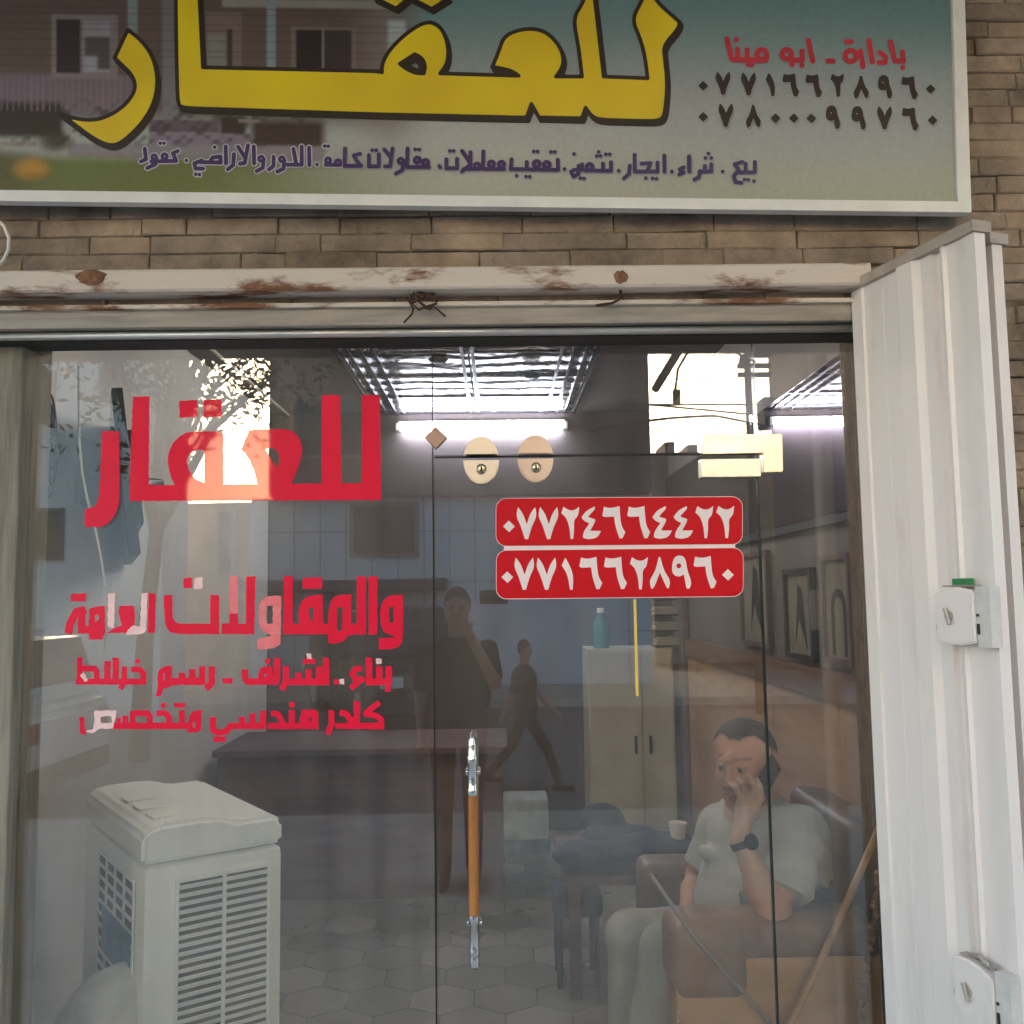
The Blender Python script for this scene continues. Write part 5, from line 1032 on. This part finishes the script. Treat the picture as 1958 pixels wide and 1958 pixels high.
# watch and phone are held/worn things
ax_ = (el_n-wr_n).normalized(); c0 = wr_n+ax_*.018; u_ = ax_.orthogonal().normalized(); v_ = ax_.cross(u_)
wt_ = thing('wrist_watch', T(c0), 'black wrist watch on the raised forearm of the seated man', 'watch')
k = MB(); n = 28; vs = []
for i in range(n):
    a = 2*math.pi*i/n
    for rr_, s in ((.0335, -.010), (.0365, -.010), (.0365, .010), (.0335, .010)): vs.append(c0+(u_*math.cos(a)+v_*math.sin(a))*rr_+ax_*s)
k.add(vs, [[4*i+j, 4*i+(j+1) % 4, 4*((i+1) % n)+(j+1) % 4, 4*((i+1) % n)+j] for i in range(n) for j in range(4)]); k.build('strap', M_darkgap, wt_, auto=40)
fd = (Vector((.55, -.83, .0))); fd = (fd-ax_*fd.dot(ax_)).normalized(); mt_ = Matrix.Translation(c0+fd*.034) @ fd.to_track_quat('Z', 'Y').to_matrix().to_4x4()
k = MB(); k.lathe([(.021, -.002), (.0235, .002), (.0235, .009), (.020, .011)], mt_, 24); k.build('watch_case', mat('watch_black', (.02, .02, .022), .3, .4), wt_, auto=35)
fp = Vector(HL(-.090, .048, -.026)); pu = (Vector(HL(-.094, -.01, .012))-Vector(HL(-.076, .085, -.052))).normalized(); pn_ = -hr+hf*.35; pn_ = (pn_-pu*pn_.dot(pu)).normalized(); ps_ = pu.cross(pn_)
mt_ = Matrix((( ps_.x, pn_.x, pu.x, fp.x), (ps_.y, pn_.y, pu.y, fp.y), (ps_.z, pn_.z, pu.z, fp.z), (0, 0, 0, 1)))
mp = thing('mobile_phone', T(fp), 'dark mobile phone held against the ear of the seated man', 'phone')
MB().box((-.032, -.004, -.066), (.032, .004, .066), mt_, bev=.003).build('phone_case', mat('phone_black', (.025, .023, .022), .3), mp, auto=40)
MB().lathe([(.006, 0), (.006, .0015), (.003, .002)], mt_ @ Matrix.Translation((.018, .0041, .052)) @ Matrix.Rotation(R(-90), 4, 'X'), 14).build('camera_lens', M_darkgap, mp)

# stick, rod and beaded cord by the armchair
k = MB(); k.tube([M(1692, 1560, 2.66), M(1600, 1770, 2.655), M(1508, 1965, 2.65), M(1440, 2110, 2.65)], .0105, 10); tag(k.build('wooden_stick', M_tan, smooth=True), 'long pale wooden stick leaning behind the shutter edge', 'stick')
k = MB(); k.tube([M(1244, 1672, 2.68), M(1330, 1795, 2.67), M(1478, 1962, 2.66), M(1560, 2060, 2.66)], .006, 8); tag(k.build('metal_rod', mat('dull_rod', (.33, .28, .24), .5, .3), smooth=True), 'thin dull rod leaning across the front of the armchair', 'rod')
k = MB()
for i in range(34):
    t_ = i/33; v = M(1684-t_*40+4*math.sin(i*1.3), 1640+t_*340, 2.65); s_ = .010*(1.0 if i % 2 else .7); k.lathe([(s_*.3, -s_), (s_, -s_*.4), (s_, s_*.4), (s_*.3, s_)], Matrix.Translation(v), 10)
tag(k.build('beaded_cord', mat('bead_brown', (.36, .24, .18), .5, var=.6, vscale=60), auto=50), 'brown beaded cord hanging beside the white shutter', 'cord')

# ------------------------------------------------------------------ the street mirrored in the glass
M_tileb = None
def tiled(name, col, line, sc_):
    m = bpy.data.materials.new(name); m.use_nodes = True; n = m.node_tree.nodes; l = m.node_tree.links; b = n['Principled BSDF']
    tc = n.new('ShaderNodeTexCoord'); mp = n.new('ShaderNodeMapping'); mp.inputs['Rotation'].default_value = (R(90), 0, 0); l.new(tc.outputs['Object'], mp.inputs[0])
    br = n.new('ShaderNodeTexBrick'); br.offset = 0; br.inputs['Scale'].default_value = sc_; br.inputs['Mortar Size'].default_value = .012; br.inputs['Brick Width'].default_value = .5; br.inputs['Row Height'].default_value = 1.0
    br.inputs['Color1'].default_value = (*col, 1); br.inputs['Color2'].default_value = (*[c*.93 for c in col], 1); br.inputs['Mortar'].default_value = (*line, 1)
    l.new(mp.outputs[0], br.inputs[0]); l.new(br.outputs[0], b.inputs['Base Color']); b.inputs['Roughness'].default_value = .5; return m
M_pale = tiled('pale_blue_tiles', (.44, .53, .61), (.17, .20, .24), 1.0)
M_brownb = mat('brown_render', (.105, .085, .085), .85, var=.25, vscale=.8)
M_beigeb = mat('beige_render', (.52, .45, .36), .85, var=.25, vscale=.7)
M_win = mat('dark_window', (.02, .022, .026), .15)
M_grey = mat('grey_render', (.22, .19, .19), .8, var=.2, vscale=.8)
YO = 15.6
def rx(px, Y=YO): return PR(px, 1140, Y).x
def rz_(py, Y=YO): return PR(979, py, Y).z
hs_ = thing('opposite_house', (-1, -YO, 0), 'brown house with pale blue tiled ground floor across the street', 'house')
MB().box((rx(480), -YO-9, -.1), (rx(1245), -YO, rz_(948))).build('tiled_wall', M_pale, hs_)
MB().box((rx(520), -YO-9, rz_(947)), (rx(1245), -YO+.35, 12.5)).build('upper_wall', M_brownb, hs_)
for x0, x1, y0, y1 in ((670, 800, 958, 1062), (560, 720, 760, 880), (900, 1040, 700, 860)):
    f_ = MB().box((rx(x0), -YO+(.01 if y0 > 900 else .352), rz_(y1)), (rx(x1), -YO+(.06 if y0 > 900 else .40), rz_(y0))).build('window', M_grey, hs_)
    e = .08; MB().box((rx(x0)+e, -YO+(.062 if y0 > 900 else .402), rz_(y1)+e), (rx(x1)-e, -YO+(.08 if y0 > 900 else .42), rz_(y0)-e)).build('pane', M_win, f_)
MB().box((rx(860), -YO+.005, .0), (rx(1190), -YO+.05, rz_(1150))).build('shutter_gate', mat('gate_grey', (.50, .55, .60), .5, var=.15, vscale=1), hs_)
MB().box((rx(480), -YO+.006, rz_(1128)), (rx(855), -YO+.9, rz_(1105)), bev=.02).build('canopy', M_brownb, hs_)
lw = thing('beige_house', (-6, -YO-1, 0), 'low beige rendered house left of the blue tiled house', 'house')
MB().box((rx(-260), -YO-8, -.1), (rx(478), -YO-.4, rz_(950))).build('wall', M_beigeb, lw)
for x0, x1, y0, y1 in ((285, 340, 985, 1170), (395, 440, 960, 1100), (100, 180, 990, 1100)):
    f_ = MB().box((rx(x0), -YO-.39, rz_(y1)), (rx(x1), -YO-.34, rz_(y0))).build('window', mat('shutter_pale', (.42, .44, .44), .6), lw); MB().box((rx(x0)+.1, -YO-.338, rz_(y1)+.1), (rx(x1)-.1, -YO-.32, rz_(y0)-.1)).build('pane', M_grey, lw)
pg = thing('pale_house', (-9, -13, 0), 'tall pale grey plastered house behind the street tree', 'house')
MB().box((rx(-420, 11.5), -12.6, -.1), (rx(308, 11.5), -11.5, 10.5)).build('wall', mat('pale_render', (.78, .74, .70), .8, var=.12, vscale=.6), pg)
for x0, x1, y0, y1 in ((40, 95, 700, 800), (60, 120, 960, 1060), (180, 225, 690, 760)):
    f_ = MB().box((rx(x0, 11.5), -11.495, rz_(y1, 11.5)), (rx(x1, 11.5), -11.45, rz_(y0, 11.5))).build('window', M_grey, pg); MB().box((rx(x0, 11.5)+.06, -11.448, rz_(y1, 11.5)+.06), (rx(x1, 11.5)-.06, -11.43, rz_(y0, 11.5)-.06)).build('pane', M_win, f_)
rh = thing('low_house', (6, -24, 0), 'low dark house with roof blocks seen under the open sky', 'house')
y2 = 22.0
MB().box((rx(1250, y2), -y2-8, -.1), (rx(2000, y2), -y2, rz_(868, y2))).build('wall', M_beigeb, rh)
b = MB()
for x0, x1, y0 in ((1285, 1304, 842), (1330, 1350, 848), (1400, 1440, 838)): b.box((rx(x0, y2), -y2-2, rz_(870, y2)), (rx(x1, y2), -y2-.5, rz_(y0, y2)))
b.build('roof_block', M_grey, rh)
th_ = thing('stepped_house', (12, -20, 0), 'tall grey house with stepped balconies at the right of the street', 'house')
y3 = 20.0
MB().box((rx(1488, y3), -y3, -.1), (rx(1488, y3)+14, -13.6, 13)).build('wall', M_grey, th_)
b = MB()
for x0, z0, z1 in ((1440, 668, 690), (1412, 640, 667), (1385, 540, 639)): b.box((rx(x0, y3), -y3, rz_(z1, y3)), (rx(1488, y3)-.001, -y3+1.2, rz_(z0, y3)))
b.build('balcony', M_grey, th_)
# electricity pole with wires and lamp
yp = 11.5; xp = rx(1447, yp)
pl = thing('utility_pole', (xp, -yp, 0), 'tall utility pole with crossarms and boxes across the street', 'utility pole')
MB().tube([(xp, -yp, -.1), (xp, -yp, 7.2)], [.07, .045], 10).build('pole', mat('pole_grey', (.07, .06, .06), .8), pl, smooth=True)
for py in (705, 722): z = rz_(py, yp); MB().box((xp-.15, -yp-.05, z-.03), (rx(1492, yp), -yp+.05, z+.03)).build('crossarm', M_darkgap, pl)
MB().box((rx(1468, yp), -yp-.2, rz_(825, yp)), (rx(1494, yp), -yp+.2, rz_(768, yp)), bev=.05).build('transformer_box', M_darkgap, pl)
MB().lathe([(.05, 0), (.07, .1), (.05, .2)], Matrix.Translation((xp-.09, -yp+.1, rz_(712, yp))), 10).build('insulator', M_darkgap, pl)
MB().tube([(xp, -yp+.15, rz_(818, yp)), (xp, -yp+.15, rz_(800, yp))], .04, 10).build('lamp_tube', M_tube, pl, smooth=True)
yw_ = 10.5
for i, (p0, p1, r_, sag) in enumerate((((1262, 724), (1445, 724), .006, .02), ((1262, 690), (1430, 672), .005, .02), ((1262, 712), (1445, 690), .005, .04), ((1262, 770), (1500, 772), .014, .03), ((1262, 776), (1450, 793), .016, .0), ((1262, 808), (1370, 795), .02, -.05), ((1370, 795), (1460, 812), .018, .0), ((1262, 816), (1450, 828), .006, .02), ((1262, 822), (1430, 832), .006, .02), ((1335, 632), (1446, 692), .018, .03))):
    a, c = PR(*p0, yw_), PR(*p1, yw_+.6 if i not in (5,) else yw_+.3); a2 = a+(a-c)*1.2 if i not in (6, 9) else a
    k = MB(); k.tube([a2.lerp(c, t_/10)+Vector((0, 0, -sag*4*(t_/10)*(1-t_/10))) for t_ in range(11)], r_, 6)
    tag(k.build('power_cable', M_darkgap, smooth=True), 'dark overhead cable crossing the bright sky in the reflection', 'cable', 'overhead cables across the street')
# bracket arm of the shop awning seen against the sky
k = MB(); k.tube([PR(1252, 745, 4.0), PR(1310, 650, 3.6), PR(1345, 590, 3.4)], .030, 8); k.tube([PR(1318, 668, 3.55), PR(1296, 705, 3.6), PR(1291, 745, 3.6)], .009, 6); 0 if False else k.box((PR(1286, 745, 3.6).x, -3.62, PR(1290, 775, 3.6).z), (PR(1300, 745, 3.6).x, -3.58, PR(1290, 745, 3.6).z), bev=.006)
tag(k.build('street_bracket', M_darkgap, auto=40), 'dark slanted bracket arm with a dangling hook over the pavement', 'bracket')

# tree at the left of the street
tr = thing('street_tree', (rx(255, 8), -8.2, 0), 'leafy street tree whose crown breaks the bright sky at the left', 'tree')
tx, ty = rx(275, 8), -8.2
M_bark = mat('bark', (.09, .065, .045), .9, var=.4, vscale=6, bump=.6); M_leaf = mat('leaf', (.06, .085, .035), .6, var=.5, vscale=2)
b = MB(); b.tube([(tx-.1, ty, -.1), (tx-.05, ty, 1.4), (tx+.05, ty, 2.6)], [.12, .09, .075], 10)
rn = random.Random(12); tips = []
for i in range(9):
    a = i*2.4; e = Vector((tx+math.cos(a)*rn.uniform(.6, 1.5), ty+math.sin(a)*rn.uniform(.7, 1.5), rn.uniform(4.3, 6.0))); mid = Vector((tx, ty, 2.6)).lerp(e, .5)+Vector((0, 0, .25)); b.tube([(tx+.04, ty, 2.5), mid, e], [.07, .045, .015], 7); tips += [e, mid.lerp(e, .5), e+Vector((rn.uniform(-.6, .6), rn.uniform(-.6, .6), .4))]
for px_, py_ in ((335, 700), (350, 655), (395, 645), (440, 660), (312, 770), (335, 810), (475, 690), (330, 860), (500, 650), (512, 735), (370, 700)):
    e = PR(px_, py_, 8.2+rn.uniform(-.5, .5)); b.tube([(tx+.04, ty, 2.9), Vector((tx, ty, 3.2)).lerp(e, .6)+Vector((0, 0, .15)), e], [.03, .02, .008], 6); tips.append(e)
b.build('trunk', M_bark, tr, smooth=True)
vs, fs = [], []
for ti, t_ in enumerate(tips):
    for c_ in range(7 if ti < 27 else 3):
        cc = t_+Vector((rn.gauss(0, .42), rn.gauss(0, .42), rn.gauss(0, .36)))*(1 if ti < 27 else .38)
        for q_ in range(22):
            p = cc+Vector((rn.gauss(0, .15), rn.gauss(0, .15), rn.gauss(0, .13))); u_ = Vector((rn.gauss(0, 1), rn.gauss(0, 1), rn.gauss(0, 1))).normalized(); w_ = u_.orthogonal().normalized(); s_ = rn.uniform(.035, .075)
            n0 = len(vs); vs += [p-u_*s_, p+w_*s_*.45, p+u_*s_, p-w_*s_*.45]; fs.append((n0, n0+1, n0+2, n0+3))
mesh_obj('crown', vs, fs, M_leaf, tr)

# cars
def car(name, loc, rz, paint_, label, L=4.5, W=1.8, H=1.5, suv=False):
    o = thing(name, loc, label, 'car', None, rz); Mx = Matrix.Translation(loc) @ Matrix.Rotation(rz, 4, 'Z')
    pb_ = mat('car_paint', paint_, .25, coat=.6, var=.05); hb = .95 if suv else .85; z0 = .22
    roof = [(-.46*L, hb), (-.36*L, H-.03), (-.30*L, H), (.08*L, H), (.13*L, H-.04), (.27*L, hb+.02)] if not suv else [(-.48*L, hb), (-.44*L, H-.05), (-.40*L, H), (.10*L, H), (.15*L, H-.05), (.24*L, hb+.02)]
    low = [(-.5*L, .40), (-.5*L, hb-.06), (-.485*L, hb), (.27*L, hb), (.42*L, hb-.07), (.49*L, hb-.2), (.5*L, .42), (.48*L, z0), (-.48*L, z0)]
    def loft(poly, ws, nm, m_, par, bevel=.03):
        b = MB(); b.prism([(x, z) for x, z in poly], 1, -.5, .5); x_ = []
        for v in b.v: f = ws(v.z); x_.append(Mx @ Vector((v.x, v.y*f, v.z)))
        b.v = x_; q = b.build(nm, m_, par)
        bm = bmesh.new(); bm.from_mesh(q.data); bmesh.ops.bevel(bm, geom=bm.edges[:], offset=bevel, segments=3, affect='EDGES'); bm.to_mesh(q.data); bm.free()
        q.data.polygons.foreach_set('use_smooth', [True]*len(q.data.polygons)); q.data.set_sharp_from_angle(angle=R(35)); return q
    body = loft(low, lambda z: W, 'body', pb_, o, .05)
    loft(roof, lambda z: W*.96-(z-hb)*.42*(1 if not suv else .7), 'cabin', pb_, o, .04)
    wy = lambda z: (W*.96-(z-hb)*.42*(1 if not suv else .7))/2
    for s in (-1, 1):
        for xa, xb, xc, xd in ((-.33, -.06, -.08, -.29), (-.04, .20, .09, -.05)) if not suv else ((-.44, -.24, -.24, -.41), (-.22, -.03, -.03, -.22), (-.01, .19, .10, -.01)):
            za, zb2 = hb+.05, H-.09; b = MB(); vv = [(xa*L, za), (xb*L, za), (xc*L, zb2), (xd*L, zb2)]
            b.add([Mx @ Vector((x, s*(wy(z)+.002), z)) for x, z in vv]+[Mx @ Vector((x, s*(wy(z)-.03), z)) for x, z in vv], [(0, 1, 2, 3), (7, 6, 5, 4), (0, 4, 5, 1), (1, 5, 6, 2), (2, 6, 7, 3), (3, 7, 4, 0)]); b.build('side_window', M_win, o)
    for (x0, x1, nm) in ((.255, .135, 'windscreen'), (-.445, -.365, 'rear_window') if not suv else (-.472, -.443, 'rear_window')):
        za, zb2 = hb+.06, H-.08; b = MB(); q_ = .012 if x0 > 0 else -.012; b.add([Mx @ Vector(v) for v in ((x0*L+q_, -wy(za)+.1, za), (x0*L+q_, wy(za)-.1, za), (x1*L+q_, wy(zb2)-.1, zb2), (x1*L+q_, -wy(zb2)+.1, zb2), (x0*L-q_, -wy(za)+.1, za), (x0*L-q_, wy(za)-.1, za), (x1*L-q_, wy(zb2)-.1, zb2), (x1*L-q_, -wy(zb2)+.1, zb2))], [(0, 1, 2, 3), (4, 7, 6, 5), (0, 4, 5, 1), (1, 5, 6, 2), (2, 6, 7, 3), (3, 7, 4, 0)]); b.build(nm, M_win, o)
    for x in (-.31*L, .31*L):
        for s in (-1, 1):
            k = MB(); mw = Mx @ Matrix.Translation((x, s*(W/2-.09), .33)) @ Matrix.Rotation(R(90), 4, 'X'); k.lathe([(.20, -.105), (.31, -.10), (.33, -.06), (.33, .06), (.31, .10), (.20, .105)], mw, 28); wo = k.build('wheel', M_darkgap, o, auto=40)
            k = MB(); k.lathe([(.03, -.112), (.06, -.113), (.19, -.109), (.195, -.09), (.195, .09), (.19, .109), (.06, .113), (.03, .112)], mw, 20); k.build('rim', M_alu, wo, auto=40)
    for s in (-1, 1):
        MB().box((.455*L, s*W*.36-.17, hb-.34), (.502*L, s*W*.36+.17, hb-.19), Mx, bev=.03).build('headlight', mat('lamp_glass', (.7, .7, .68), .1), o)
        MB().box((-.503*L, s*W*.38-.12, hb-.28), (-.48*L, s*W*.38+.12, hb-.10), Mx, bev=.02).build('tail_light', mat('red_lens', (.35, .02, .02), .2), o)
        MB().box((.17*L, s*(W/2+.06)-.09, hb+.0), (.20*L, s*(W/2+.06)+.09, hb+.12), Mx, bev=.03).build('mirror', pb_, o)
    for e_ in (-1, 1): MB().box((min(e_*.47*L, e_*.508*L), -W*.46, .26), (max(e_*.47*L, e_*.508*L), W*.46, .46), Mx, bev=.04).build('bumper', pb_ if not suv else M_darkgap, o)
    return o
v = PR(118, 1140, 5.9)
car('parked_car', (v.x-2.0, -6.0, -.155), R(180), (.74, .74, .72), 'white hatchback car parked at the left kerb in the reflection', L=4.1, H=1.60, suv=True)
v = PR(745, 1140, 12.4)
car('parked_car', (v.x, -12.3, -.155), R(64), (.012, .013, .016), 'black off road car parked before the blue tiled house', L=3.9, W=1.75, H=1.72, suv=True)

# people in the street
def pedestrian(name, at, H, facing, label, cols, stride=.0, phone=False, cid=0):
    o = thing(name, T(at), label, 'person'); f = Vector((math.cos(facing), math.sin(facing), 0)); s = Vector((-f.y, f.x, 0)); k = H/1.75; A_ = Vector(at)
    def L_(x, y, z): return T(A_+(f*x+s*y)*k+Vector((0, 0, z*k)))
    hip = [(0, .09), (0, -.09)]; body = [('e', L_(.01, 0, 1.63), (.078*k, .078*k, .115*k), None, .02), ('c', L_(.0, 0, 1.54), L_(-.01, 0, 1.42), .055*k, .058*k, .02), ('e', L_(.09, 0, 1.615), (.015*k, .014*k, .022*k), None, .015), ('c', L_(-.01, 0, 1.30), L_(0, 0, 1.0), .11*k, .10*k, .05)]
    legs, top = [('e', L_(0, 0, .95), (.155*k, .185*k, .13*k), [T(f), T(s), (0, 0, 1)], .05)], [('e', L_(-.01, 0, 1.27), (.16*k, .19*k, .20*k), [T(f), T(s), (0, 0, 1)], .04), ('e', L_(0, 0, 1.03), (.14*k, .165*k, .17*k), [T(f), T(s), (0, 0, 1)], .05)]
    for sg_, y in ((1, .09), (-1, -.09)):
        kx = stride*.22*sg_+.04*abs(stride); fx = stride*.40*sg_-.06*(1 if sg_ < 0 else 0); fz = .09 if sg_ > 0 or not stride else .15
        legs += [('c', L_(0, y, .92), L_(kx, y, .50), .085*k, .062*k, .03), ('c', L_(kx, y, .50), L_(fx, y, fz), .060*k, .048*k, .02)]
        body += [('c', L_(0, y, .92), L_(kx, y, .50), .06*k, .05*k, .03), ('c', L_(kx, y, .50), L_(fx, y, fz), .05*k, .036*k, .02)]
        sh = (-.01, y*2.05, 1.38)
        if phone and sg_ == (1 if phone > 0 else -1): el, wr = (.20, y*2.5, 1.20), (.42, y*.9, 1.50)
        else: el, wr = (-.02-stride*.12*sg_, y*2.5, 1.12), (.05-stride*.30*sg_, y*2.4, .87)
        top += [('c', L_(*sh), L_(*[a+(b-a)*.8 for a, b in zip(sh, el)]), .060*k, .055*k, .04)]
        body += [('c', L_(*sh), L_(*el), .045*k, .038*k, .02), ('c', L_(*el), L_(*wr), .038*k, .026*k, .02)]
        w0 = Vector(L_(*wr)); dr_ = (w0-Vector(L_(*el))).normalized(); sd = dr_.cross(Vector((0, 0, 1)) if abs(dr_.z) < .8 else f).normalized()
        body.append(('e', T(w0+dr_*.05*k), (.040*k,)*3 if False else (.034*k, .034*k, .034*k), None, .02))
        for i_, ll in enumerate((.055, .068, .064, .048)):
            a = w0+dr_*.07*k+sd*(i_-1.5)*.018*k; body += [('c', T(w0+dr_*.04*k+sd*(i_-1.5)*.012*k), T(a), .010*k, .0095*k, .01), ('c', T(a), T(a+dr_*ll*k), .0095*k, .007*k, .004)]
        a = w0+dr_*.03*k+sd*.03*k; body.append(('c', T(a), T(a+(dr_+sd*.8).normalized()*.055*k), .011*k, .008*k, .008))
        body_obj('shoe', [('c', L_(fx-.05, y, fz-.055), L_(fx+.15, y, fz-.06), .042*k, .034*k, .02)], .014, M_darkgap, o)
    hc = np.array(L_(.01, 0, 1.63)); fn = np.array(f)
    def pc(V):
        c = np.tile(np.array((.40, .23, .165)), (len(V), 1)); d = (V-hc)/k; y = d @ fn; x = d @ np.array(s); z = d[:, 2]; e = (np.abs(np.abs(x)-.03) < .013) & (np.abs(z-.005) < .007) & (y > .05); c[e] = (.05, .03, .025)
        c[(np.abs(x) < .024) & (np.abs(z+.055) < .007) & (y > .04)] = (.30, .11, .09); return c
    body_obj('body', body, .009, M_skin, o, pc); body_obj('shirt', top, .011, mat('shirt_%d' % cid if False else 'street_shirt', cols[0], .85, var=.15, vscale=8, bump=.4, bscale=18), o); body_obj('trousers', legs, .011, mat('street_trousers', cols[1], .85, var=.15, vscale=8), o)
    body_obj('hair', [('e', L_(-.004, 0, 1.655), (.084*k, .083*k, .108*k), None, 0), ('cut', lambda X, Y, Z: (A_.z+(1.635)*k+.75*((X-A_.x)*f.x+(Y-A_.y)*f.y)-Z))], .008, mat('street_hair', (.02, .015, .012), .7, var=.4, vscale=80), o)
    return o
v = PR(1000, 1140, 6.7)
pedestrian('person', (v.x, -6.6, -.155), 1.42, R(8), 'boy in dark clothes walking along the far side of the road', ((.035, .03, .035), (.025, .025, .03)), stride=1.0, cid=1)
v = PR(872, 1140, 3.05)
pedestrian('person', (v.x, -3.12, -.01), 1.76, R(90), 'person in dark clothes standing on the pavement holding up a phone', ((.022, .02, .022), (.03, .03, .035)), phone=-1, cid=2)
hp = thing('mobile_phone', (0, -2.63, 1.69), 'dark mobile phone held up towards the shop by the standing person', 'phone')
MB().box((-.12, -2.635, 1.655), (.04, -2.626, 1.735), bev=.003).build('phone_case', M_darkgap, hp)
